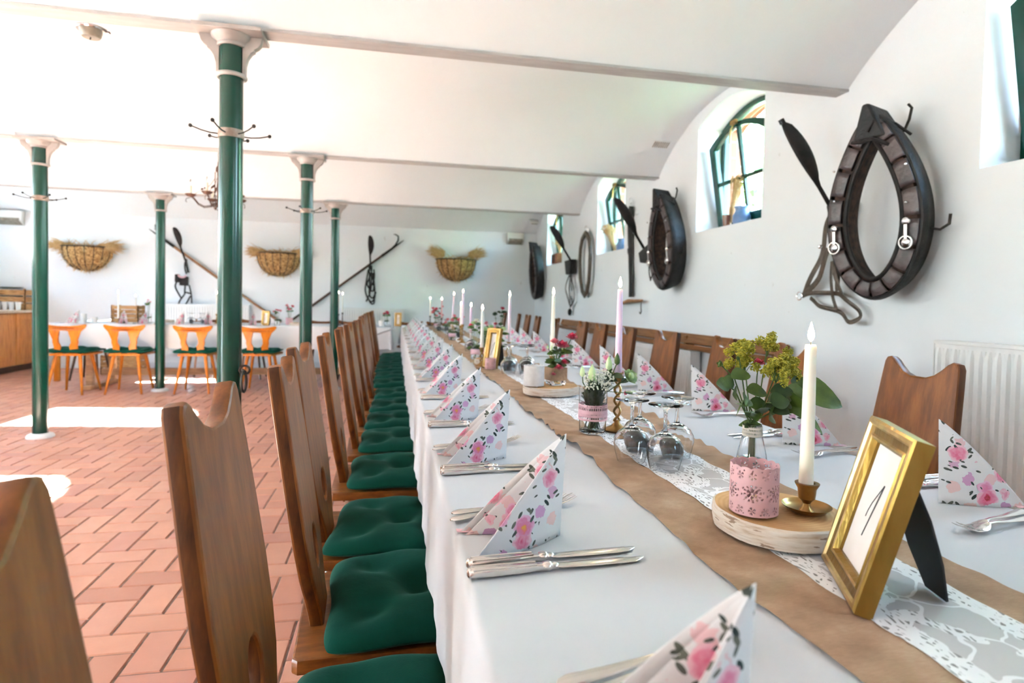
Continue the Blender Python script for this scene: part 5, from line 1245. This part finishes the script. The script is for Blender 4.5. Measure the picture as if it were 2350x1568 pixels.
b = MB(); b.hexa([(2.15, 5.0, 1.46), (2.15, 4.80, 1.44), (2.26, 4.80, 1.44), (2.26, 5.0, 1.46)], [(2.14, 5.02, 1.55), (2.14, 4.79, 1.62), (2.26, 4.79, 1.62), (2.26, 5.02, 1.55)]); rel(t, b).build('blinker', M['leather'], t, bevel=.008)
b = MB(); straps(b, [[(4.98, 1.46), (4.97, 1.36), (4.93, 1.30)], [(4.86, 1.45), (4.88, 1.36), (4.93, 1.3)]], 2.23, w=.012); rel(t, b).build('strap', M['leather'], t)
# --- third bridle
t = harness('third bridle with a black paddle, hanging below the small far window', (2.27, 7.45, 1.6))
b = MB(); paddle_mb(b, (2.20, 7.20, 1.58), (1.885, 7.17, 2.035)); rel(t, b).build('paddle', M['leather'], t)
b = MB(); b.hexa([(2.19, 7.49, 1.46), (2.19, 7.29, 1.46), (2.26, 7.29, 1.46), (2.26, 7.49, 1.46)], [(2.18, 7.53, 1.64), (2.18, 7.24, 1.645), (2.26, 7.24, 1.645), (2.26, 7.53, 1.64)]); rel(t, b).build('blinker', M['leather'], t, bevel=.008)
b = MB(); straps(b, [[(7.454, 1.55), (7.495, 1.407), (7.496, 1.178), (7.421, 0.979)], [(7.5, 1.45), (7.62, 1.36), (7.67, 1.28), (7.599, 1.208), (7.448, 1.064)], [(7.42, 1.46), (7.36, 1.38), (7.24, 1.25), (7.225, 1.121), (7.407, 1.036)], [(7.36, 1.5), (7.38, 1.35), (7.33, 1.25)]], 2.25, w=.017); rel(t, b).build('straps', M['leather'], t)
b = MB(); b.ball((2.24, 7.42, .97), .03, 10, 8, sz=1.6); rel(t, b).build('buckle', M['leather'], t)
# --- narrow collar strap loop
t = thing('breast_strap', 'narrow dark leather loop hanging between the two far windows', 'harness', (2.25, 6.85, 1.6))
b = MB(); lp = [(6.83, 1.93), (6.95, 1.87), (7.01, 1.76), (7.03, 1.606), (6.995, 1.40), (6.90, 1.235), (6.81, 1.185), (6.72, 1.225), (6.665, 1.35), (6.645, 1.5), (6.63, 1.68), (6.68, 1.83), (6.76, 1.90)]
b.tube([(2.235, y, z) for y, z in lp], .036, 10, closed=True, flat=.55, up=(1, 0, 0)); rel(t, b).build('padded_loop', M['leather_b'], t)
b = MB(); b.tube([(2.25, 6.86 + .035 * math.cos(a), 1.985 + .035 * math.sin(a)) for a in [2 * PI * i / 16 for i in range(16)]], .005, 6, closed=True); b.tube([(2.25, 6.80, 1.92), (2.26, 6.79, 1.98)], .012, 8); rel(t, b).build('ring', M['chrome'], t)

# --- bridles on the far wall
t = harness('black bridle with blinkers and a paddle on the far wall, left of the nearest column', (-3.04, 9.5, 1.5))
b = MB(); paddle_mb(b, (-3.02, 9.46, 1.60), (-3.135, 9.32, 2.055), .045); b.tube([(-3.02, 9.47, 1.62), (-2.99, 9.5, 1.42)], .03, 8, flat=.5); rel(t, b).build('paddle', M['leather'], t)
b = MB(); b.box(-3.09, 9.42, 1.225, -2.98, 9.50, 1.36); b.box(-3.145, 9.40, 1.27, -3.09, 9.47, 1.39); rel(t, b).build('blinker', M['leather'], t, bevel=.012)
b = MB(); straps(b, [[(-3.014, 1.614), (-3.047, 1.559), (-3.043, 1.46), (-3.022, 1.40)], [(-3.037, 1.226), (-3.041, 1.091)], [(-2.979, 1.237), (-2.945, 1.094), (-2.945, 0.967)], [(-3.045, 1.091), (-3.119, 0.982), (-3.118, 0.901), (-3.077, 0.883), (-3.011, 0.966), (-2.962, 1.075)], [(-3.037, 1.132), (-2.954, 1.111)], [(-3.145, 1.277), (-3.169, 1.205), (-3.086, 1.045)]], 9.52, 'B', w=.011, wob=.006); rel(t, b).build('straps', M['leather'], t)
b = MB(); b.tube([(-3.045 + .05 * math.cos(a), 9.41, 1.38 - .035 * math.sin(a)) for a in [PI * i / 12 for i in range(13)]], .012, 8); rel(t, b).build('red_trim', M['ribbon_pink'], t)
t = harness('black bridle and coiled reins with a paddle on the far wall, over the right radiator', (-.38, 9.5, 1.5))
b = MB(); paddle_mb(b, (-.377, 9.47, 1.56), (-.394, 9.36, 2.06), .045); rel(t, b).build('paddle', M['leather'], t)
b = MB(); straps(b, [[(-.412, 1.55), (-.441, 1.349), (-.461, 1.218), (-.417, 1.089), (-.352, 1.026), (-.301, 1.114), (-.313, 1.265), (-.336, 1.5)], [(-.361, 1.611), (-.362, 1.394), (-.366, 1.221), (-.437, 1.046)], [(-.38, 1.58), (-.314, 1.309), (-.333, 1.178), (-.441, 1.305), (-.40, 1.4), (-.37, 1.5)], [(-.40, 1.6), (-.385, 1.3), (-.40, 1.15), (-.34, 1.08), (-.29, 1.2)], [(-.33, 1.55), (-.31, 1.45), (-.345, 1.3)], [(-.42, 1.12), (-.36, 1.0), (-.31, 1.02), (-.32, 1.12)]], 9.53, 'B', w=.012, wob=.005); rel(t, b).build('straps', M['leather'], t)

# --- boat-hook style pikes
def pike(label, p, lab2, hook_dir, m):
    t = thing('hooked_pole', label, 'hooked pole', (p[0][0], 9.53, p[0][1])); d = Vector((p[1][0] - p[0][0], 0, p[1][1] - p[0][1])).normalized(); o = Vector((0, 0, 0))
    L_ = math.hypot(p[1][0] - p[0][0], p[1][1] - p[0][1]); n_ = V(-d.z, 0, d.x) * hook_dir
    b = MB(); b.tube([d * .32, d * L_], .019, 10); b.build('pole', m, t)
    b = MB(); b.tube([o, d * .1, d * .24, d * .42], [.004, .012, .018, .023], 8)
    b.tube([d * .24, d * .15 + n_ * .015, d * .07 + n_ * .05, d * .03 + n_ * .10, d * .05 + n_ * .15, d * .075 + n_ * .165], [.014, .012, .011, .010, .007, .003], 8); b.build('iron_hook', M['iron'], t)
pike('long light wooden pole with an iron hook leaning across the far wall, left one', [(-3.53, 2.04), (-1.70, .70)], '', -1 if 0 else 1, M['polewood'])
pike('dark wooden pole with an iron hook leaning across the far wall, right one', [(.125, 2.025), (-1.60, .69)], '', -1, M['poledark'])

# --- hay racks
def hay_rack(x, label, w=.34, h=.34, seed=1, up=0.0, tuft=.5):
    rnd = random.Random(seed); t = thing('hay_rack', label, 'hay rack', (x, YB, 1.745))
    b = MB(); D = .26
    def bowl(u, v):   # u along the rim angle, v 0 rim .. 1 bottom
        a = PI * u; return (-w * math.cos(a) * math.cos(v * PI / 2) ** .8, -.02 - D * math.sin(a) * math.cos(v * PI / 2) ** .8, -h * math.sin(v * PI / 2) + .0)
    def st(u, v):
        p = bowl(u, v); k = .94 + .06 * rnd.random(); return (p[0] * k, p[1] * k - .0, p[2] * k + .01 * rnd.random())
    s = MB(); s.grid(st, 46, 22); s.grid(lambda u, v: (-w * .93 * math.cos(PI * u) * v, -.02 - D * .93 * math.sin(PI * u) * v, .015 * rnd.random()), 30, 8)
    so = s.build('straw_fill', M['strawdark'], t, angle=20); 
    r_ = MB(); r_.tube([bowl(i / 30, 0) for i in range(31)], .008, 7); r_.tube([(-w, -.01, 0), (w, -.01, 0)], .007, 6)
    for k in range(1, 9):
        u = k / 9; r_.tube([bowl(u, i / 14 * .96) for i in range(15)], .0045, 6)
    r_.build('iron_ribs', M['iron'], t)
    q = MB()
    for k in range(760):
        sd = rnd.choice((-1, 1)); m_ = rnd.random()
        if m_ < .62:   # tufts sticking out sideways at the rim
            p = V(sd * w * rnd.uniform(.55, 1.0), -.03 - rnd.random() * .14, rnd.uniform(-.04, .05) + up * .3); d = V(sd * rnd.uniform(.4, 1), rnd.uniform(-.3, .1), rnd.uniform(-.25, .35) + up); L_ = rnd.uniform(.08, .22) * tuft * 2
        elif m_ < .85: a = rnd.uniform(.1, PI - .1); v = rnd.random(); p = Vector(bowl(a / PI, v)); d = V(rnd.uniform(-1, 1), -.4, rnd.uniform(-.8, .3)); L_ = rnd.uniform(.02, .07)
        else: p = V(rnd.uniform(-w, w), -.1, rnd.uniform(0, .02)); d = V(rnd.uniform(-1, 1), rnd.uniform(-.6, .1), rnd.uniform(0, .4)); L_ = rnd.uniform(.05, .16)
        d = d.normalized(); s_ = d.cross(V(0, 1, .3))  .normalized() * .0034; e = p + d * L_ - V(0, 0, .02 * rnd.random()); c = p + d * L_ * .5 + V(rnd.uniform(-.01, .01), 0, rnd.uniform(-.008, .012))
        q.add([p - s_, p + s_, c + s_, c - s_, e], [(0, 1, 2, 3), (3, 2, 4)])
    tag(q.build('loose_straw', M['straw'], t, smooth=False, fix=False, solid=.0015), kind='stuff')
hay_rack(-4.33, 'straw filled iron hay rack on the far wall, leftmost of the three', seed=3)
hay_rack(-1.73, 'straw filled hay rack on the far wall, middle one beside the big green column', seed=4, w=.33)
hay_rack(.96, 'straw filled hay rack on the far wall, rightmost one with tufts pointing up', seed=5, up=.25, w=.33)

# --- radiators
def radiator(label, loc, rz, W_, H_, D=.10, sp=.035):
    t = thing('radiator', label, 'radiator', loc, rz)   # local x along, y off the wall
    def fr(u, v):
        x = -W_ / 2 + W_ * u; ph = (x / sp) * 2 * PI; return (x, D + .006 * (1 if math.sin(ph) > .3 else (-1 if math.sin(ph) < -.3 else math.sin(ph) / .3)) * (1 if .06 < v < .94 else 0), H_ * v)
    b = MB(); b.grid(fr, int(W_ / sp * 10), 24); b.add([(-W_ / 2, .02, 0), (W_ / 2, .02, 0), (W_ / 2, .02, H_), (-W_ / 2, .02, H_)], [(0, 1, 2, 3)]); b.build('ribbed_panel', M['white_paint'], t, angle=30)
    b = MB(); b.box(-W_ / 2, .02, H_ - .012, W_ / 2, D + .004, H_ + .002); b.box(-W_ / 2 - .003, .02, 0, -W_ / 2 + .002, D + .004, H_); b.box(W_ / 2 - .002, .02, 0, W_ / 2 + .003, D + .004, H_); b.build('top_grille', M['white_paint'], t, bevel=.002)
    b = MB(); b.tube([(-W_ / 2 - .001, .06, .05), (-W_ / 2 - .05, .06, .05)], .012, 8); b.tube([(-W_ / 2 - .05, .06, .05), (-W_ / 2 - .05, .06, -.12)], .008, 8); b.build('valve', M['plastic'], t)
    return t
radiator('large white panel radiator on the right wall behind the nearest window side chair', (XR, 1.33, .26), RZ, 1.45, .70)
radiator('white radiator low under the wooden shelf on the right wall', (XR, 4.75, .14), RZ, 1.30, .60)
radiator('white radiator on the far wall left of the nearest column', (-2.72, YB, .22), PI, 1.15, .735)
radiator('white radiator on the far wall below the coiled reins', (-.33, YB, .22), PI, .95, .72)
# --- wooden two board rail
t = thing('wall_rail', 'brown two board wooden rail along the right wall behind the chairs', 'wooden rail', (XR, 5.35, .8))
b = MB(); b.hexa([(-.075, -2.3, .0), (-.055, -2.3, -.012), (-.055, 2.42, -.012), (-.075, 2.42, .0)], [(-.050, -2.3, .070), (-.030, -2.3, .062), (-.030, 2.42, .062), (-.050, 2.42, .070)]); b.build('upper_board', M['rail'], t, bevel=.003)
b = MB(); b.box(-.095, -2.3, -.052, -.070, 2.42, -.012); b.build('lower_board', M['rail'], t, bevel=.004)
b = MB()
for y in (-2.2, -1.1, .1, 1.2, 2.35): b.box(-.07, y - .02, -.06, 0, y + .02, .05)
b.build('bracket', M['rail'], t)

# --- cabinet at the left
t = thing('base_cabinet', 'orange wooden cabinet with panel doors at the left edge', 'cabinet', (-5.35, 8.3, 0))
b = MB(); b.box(-.34, -1.25, .09, .355, 1.275, .80); b.build('carcass', M['cab'], t, bevel=.003)
b = MB(); b.box(-.34, -1.25, 0, .31, 1.275, .09); b.build('plinth', M['darkwood'], t)
for k in range(5):
    y0_ = -1.24 + k * .505; b = MB(); x = .355
    b.box(x, y0_, .10, x + .02, y0_ + .49, .79); d_ = b.build('door', M['cab'], t, bevel=.003)
    b = MB(); b.box(x + .018, y0_ + .07, .17, x + .026, y0_ + .42, .72); b.build('panel', M['cab'], d_, bevel=.005)
    b = MB(); yy = y0_ + (.455 if k % 2 == 0 else .035); b.box(x + .02, yy - .008, .62, x + .045, yy + .008, .70); b.build('handle', M['goldlight'], d_, bevel=.003)
b = MB(); b.box(-5.70, 7.04, .80, -4.94, 9.575, .835); tag(b.build('worktop', M['counter'], bevel=.004), 'pale wooden worktop on the cabinet at the left edge', 'worktop')
def crate(label, loc, w, d, h, n, rz=0):
    t = thing('wooden_crate', label, 'crate', loc, rz)
    for k in range(n):
        z = h * (k + .08) / n; hh_ = h / n * .78; s = MB()
        s.box(-w / 2, -d / 2, z, w / 2, -d / 2 + .012, z + hh_); s.box(-w / 2, d / 2 - .012, z, w / 2, d / 2, z + hh_); s.box(-w / 2, -d / 2, z, -w / 2 + .012, d / 2, z + hh_); s.box(w / 2 - .012, -d / 2, z, w / 2, d / 2, z + hh_); s.build('slat', M['crate'], t, smooth=False)
    for x in (-1, 1):
        for y in (-1, 1): s = MB(); s.box(x * (w / 2 - .013) - .012, y * (d / 2 - .013) - .012, 0, x * (w / 2 - .013) + .012, y * (d / 2 - .013) + .012, h); s.build('corner_post', M['crate'], t, smooth=False)
    s = MB(); s.box(-w / 2 + .01, -d / 2 + .01, 0, w / 2 - .01, d / 2 - .01, .01); s.build('crate_bottom', M['crate'], t)
crate('wooden crate on the worktop at the left edge, behind the white cups', (-5.21, 9.39, .8355), .50, .30, .29, 3)
crate('slatted wooden box on the far table behind the white candles', (-3.13, 7.85, .7505), .29, .2, .20, 4)
crate('wooden crate on the floor beneath the far table, at its left', (-3.62, 8.95, 0), .45, .3, .26, 3)
for k in range(6):
    x = -5.40 + k * .078; tt = thing('white_cup', 'white cup on the worktop, %s from the left in the row before the crate' % ORD[k], 'cup', (x, 9.18, .8355), 0, 'white cups before the crate'); b = MB(); b.lathe([(.001, 0), (.026, 0), (.036, .11), (.034, .11), (.024, .004), (.001, .004)], n=20); b.build('cup_body', M['whitemetal'], tt)
t = thing('platter', 'dark platter lying on the crate at the left edge', 'platter', (-5.21, 9.39, 1.1265)); b = MB(); b.lathe([(.001, 0), (.09, 0), (.14, .018), (.138, .021), (.09, .005), (.001, .005)], n=28); b.build('plate', M['leafdark'], t)
t = thing('wooden_stool', 'light wooden stool or post by the left end of the far table', 'stool', (-4.02, 8.2, 0))
b = MB(); b.box(-.05, -.05, 0, .0, .0, .45); b.build('leg', M['yellow'], t)
b = MB(); b.box(-.14, -.14, .45, .05, .10, .48); b.build('seat', M['yellow'], t, bevel=.004)

# --- things on the window sills
def jug(loc, label, m='jugblue', s=1.0):
    t = thing('jug', label, 'jug', loc, R(40)); b = MB(); b.lathe([(.001, 0), (.045, 0), (.062, .03), (.060, .07), (.045, .10), (.042, .115), (.050, .135), (.047, .135), (.038, .115), (.04, .10), (.055, .07), (.055, .03), (.001, .008)], n=24); b.build('jug_body', M[m], t)
    b = MB(); b.tube([(.045, 0, .12), (.075, 0, .115), (.090, 0, .085), (.080, 0, .05), (.058, 0, .04)], .007, 8); b.build('handle', M[m], t)
def dried(loc, label, h=.30, lean=(0, 0), n=70, seed=1, spread=.05):
    rnd = random.Random(seed); t = thing('dried_grass_bunch', label, 'dried grass', loc); b = MB()
    for k in range(n):
        a = rnd.uniform(0, 2 * PI); q = rnd.random(); tp = V(lean[0] + spread * q * math.cos(a), lean[1] + spread * q * math.sin(a), h * rnd.uniform(.7, 1)); b.tube([(rnd.uniform(-.012, .012), rnd.uniform(-.012, .012), 0), tuple(tp * .6 + V(0, 0, .02)), tuple(tp)], [.0012, .0012, .0035], 4)
        d = tp + V(rnd.uniform(-.03, .03) + lean[0] * .3, rnd.uniform(-.03, .03) + lean[1] * .3, rnd.uniform(-.04, .02)); b.tube([tuple(tp), tuple(d)], [.0035, .0008], 4)
    tag(b.build('stalks', M['dried'], t, fix=False), kind='stuff')
SZ = 1.656
jug((2.395, 3.81, SZ), 'blue grey jug on the sill of the largest visible arched window'); dried((2.37, 3.93, SZ), 'dried grass in the window with the big blue jug', .36, (.02, -.06), seed=2)
jug((2.395, 6.05, SZ), 'blue jug on the sill of the second arched window'); dried((2.38, 6.22, SZ), 'drooping dried grass in the second arched window', .33, (-.04, .10), seed=3, spread=.09)
t = thing('flower_pot', 'small orange notched pot beside the big blue jug', 'pot', (2.36, 3.94, SZ)); b = MB(); b.lathe([(.001, 0), (.026, 0), (.032, .07), (.034, .09), (.030, .09), (.001, .02)], n=12); b.build('pot_body', M['pot'], t)
t = thing('flower_pot', 'brown basket pot on the sill of the far small window', 'pot', (2.38, 8.45, SZ)); b = MB(); b.box(-.10, -.13, 0, .10, .13, .16); b.build('pot_body', M['pot'], t, bevel=.02); dried((2.38, 8.47, SZ + .162), 'rusty dried flowers in the pot of the far small window', .22, (0, .05), seed=4, spread=.10)
t = thing('glazed_bowl', 'brown glazed bowl on the nearest window sill, at the right photo edge', 'bowl', (2.40, 1.76, SZ)); b = MB(); b.lathe([(.001, 0), (.045, 0), (.06, .04), (.066, .075), (.07, .08), (.064, .08), (.055, .04), (.001, .01)], n=24); b.build('bowl_body', M['pot'], t)

# ================================================================== OUTSIDE
b = MB(); b.box(XR + .7, -14, -.3, 30, 26, -.12); tag(b.build('lawn', M['grass'], smooth=False), 'sunlit lawn outside the right windows', 'lawn')
b = MB(); b.box(-30, -14, -.3, XL - .5, 26, -.12); tag(b.build('yard_paving', mat('pale_paving', (.42, .38, .33), (.5, .46, .4), rough=.9, scale=4), smooth=False), 'pale paved yard outside the left wall', 'paving')
def tree(x, y, h, r, seed, lab):
    rnd = random.Random(seed); t = thing('garden_tree', lab, 'tree', (x, y, -.12), 0, 'garden trees outside the windows'); b = MB(); b.tube([(0, 0, 0), (.1, 0, h * .3), (0, .1, h * .6)], [.18, .13, .08], 10); b.build('trunk', M['twig'], t)
    f = MB()
    for k in range(2600):
        d = V(rnd.gauss(0, 1), rnd.gauss(0, 1), rnd.gauss(0, 1)).normalized() * r * rnd.uniform(.5, 1) ** .6; p = V(0, 0, h * .62) + V(d.x, d.y, d.z * .9); a, c = V(rnd.gauss(0, 1), rnd.gauss(0, 1), rnd.gauss(0, 1)).normalized(), V(rnd.gauss(0, 1), rnd.gauss(0, 1), rnd.gauss(0, 1)).normalized()
        f.add([p, p + a * .16, p + a * .16 + c * .12, p + c * .12], [(0, 1, 2, 3)])
    tag(f.build('crown', M['tree'], t, smooth=False, fix=False), kind='stuff')
for k, (x, y, h, r) in enumerate([(8.2, 12.6, 6.6, 1.7), (6.2, 17.0, 6.0, 1.7), (12.5, 22, 8, 2.6), (9, 5.2, 7.2, 1.8)]): tree(x, y, h, r, k, 'green garden tree outside the right wall, %s of four' % ['second nearest', 'third nearest', 'farthest', 'nearest'][k])

# ================================================================== LIGHT, CAMERA
w = bpy.data.worlds.new('world'); sc.world = w; w.use_nodes = True; N = w.node_tree.nodes; L = w.node_tree.links
sky = N.new('ShaderNodeTexSky'); sky.sky_type = 'NISHITA'; sky.sun_disc = False; sky.sun_elevation = R(32); sky.sun_rotation = R(0); sky.dust_density = 2.5; sky.ozone_density = 1.0
bg = N['Background']; mx = N.new('ShaderNodeMix'); mx.data_type = 'RGBA'; mx.inputs[0].default_value = .6; mx.inputs[7].default_value = (.175, .25, .285, 1)
L.new(sky.outputs[0], mx.inputs[6]); L.new(mx.outputs[2], bg.inputs[0]); bg.inputs[1].default_value = SKY_STR if 'SKY_STR' in globals() else 3.3
sun = bpy.data.lights.new('sun', 'SUN'); sun.energy = 85; sun.angle = R(.6); sun.color = (.54, .90, 1.08); so = bpy.data.objects.new('sun', sun); COL.objects.link(so)
d = V(1, -.12, -.56).normalized(); so.rotation_euler = d.to_track_quat('-Z', 'Y').to_euler()
def portal(x, y, z, sy, sz, s):
    l = bpy.data.lights.new('portal', 'AREA'); l.shape = 'RECTANGLE'; l.size = sy; l.size_y = sz; l.cycles.is_portal = True
    o = bpy.data.objects.new('portal', l); COL.objects.link(o); o.location = (x, y, z); o.rotation_euler = V(-s, 0, 0).to_track_quat('-Z', 'Z').to_euler()
for c in WC: portal(XR + .40, c, 2.1, .86, .95, 1)
for c in LWC: portal(XL - .42, c, 1.93, .95, 1.0, -1)
portal(XL - .42, -.35, 1.05, .95, 2.1, -1)

cam = bpy.data.cameras.new('camera'); co = bpy.data.objects.new('camera', cam); COL.objects.link(co)
cam.sensor_width = 36; cam.lens = 20.807; cam.shift_y = -0.02206; cam.clip_start = .02
co.matrix_world = Matrix(((0.980733870564299, -0.01513321155685966, -0.19476154917217178, 0), (-0.1942219309691636, 0.03138658255127501, -0.9804553656165902, 0), (0.020950337910840625, 0.9993927497954582, 0.027842683018959685, 1.08), (0, 0, 0, 1)))
cam.dof.use_dof = True; cam.dof.focus_distance = 1.05; cam.dof.aperture_fstop = 5.0
sc.camera = co
sc.view_settings.view_transform = 'Standard'; sc.view_settings.look = 'None'; sc.view_settings.exposure = 2.84; sc.view_settings.gamma = 1; sc.view_settings.use_curve_mapping = False
cy = sc.cycles; cy.max_bounces = 7; cy.diffuse_bounces = 3; cy.glossy_bounces = 3; cy.transmission_bounces = 8; cy.transparent_max_bounces = 10; cy.adaptive_threshold = .1; cy.use_light_tree = False; M['flame'].cycles.emission_sampling = 'NONE'; cy.sample_clamp_indirect = 12; cy.caustics_reflective = False; cy.blur_glossy = .6
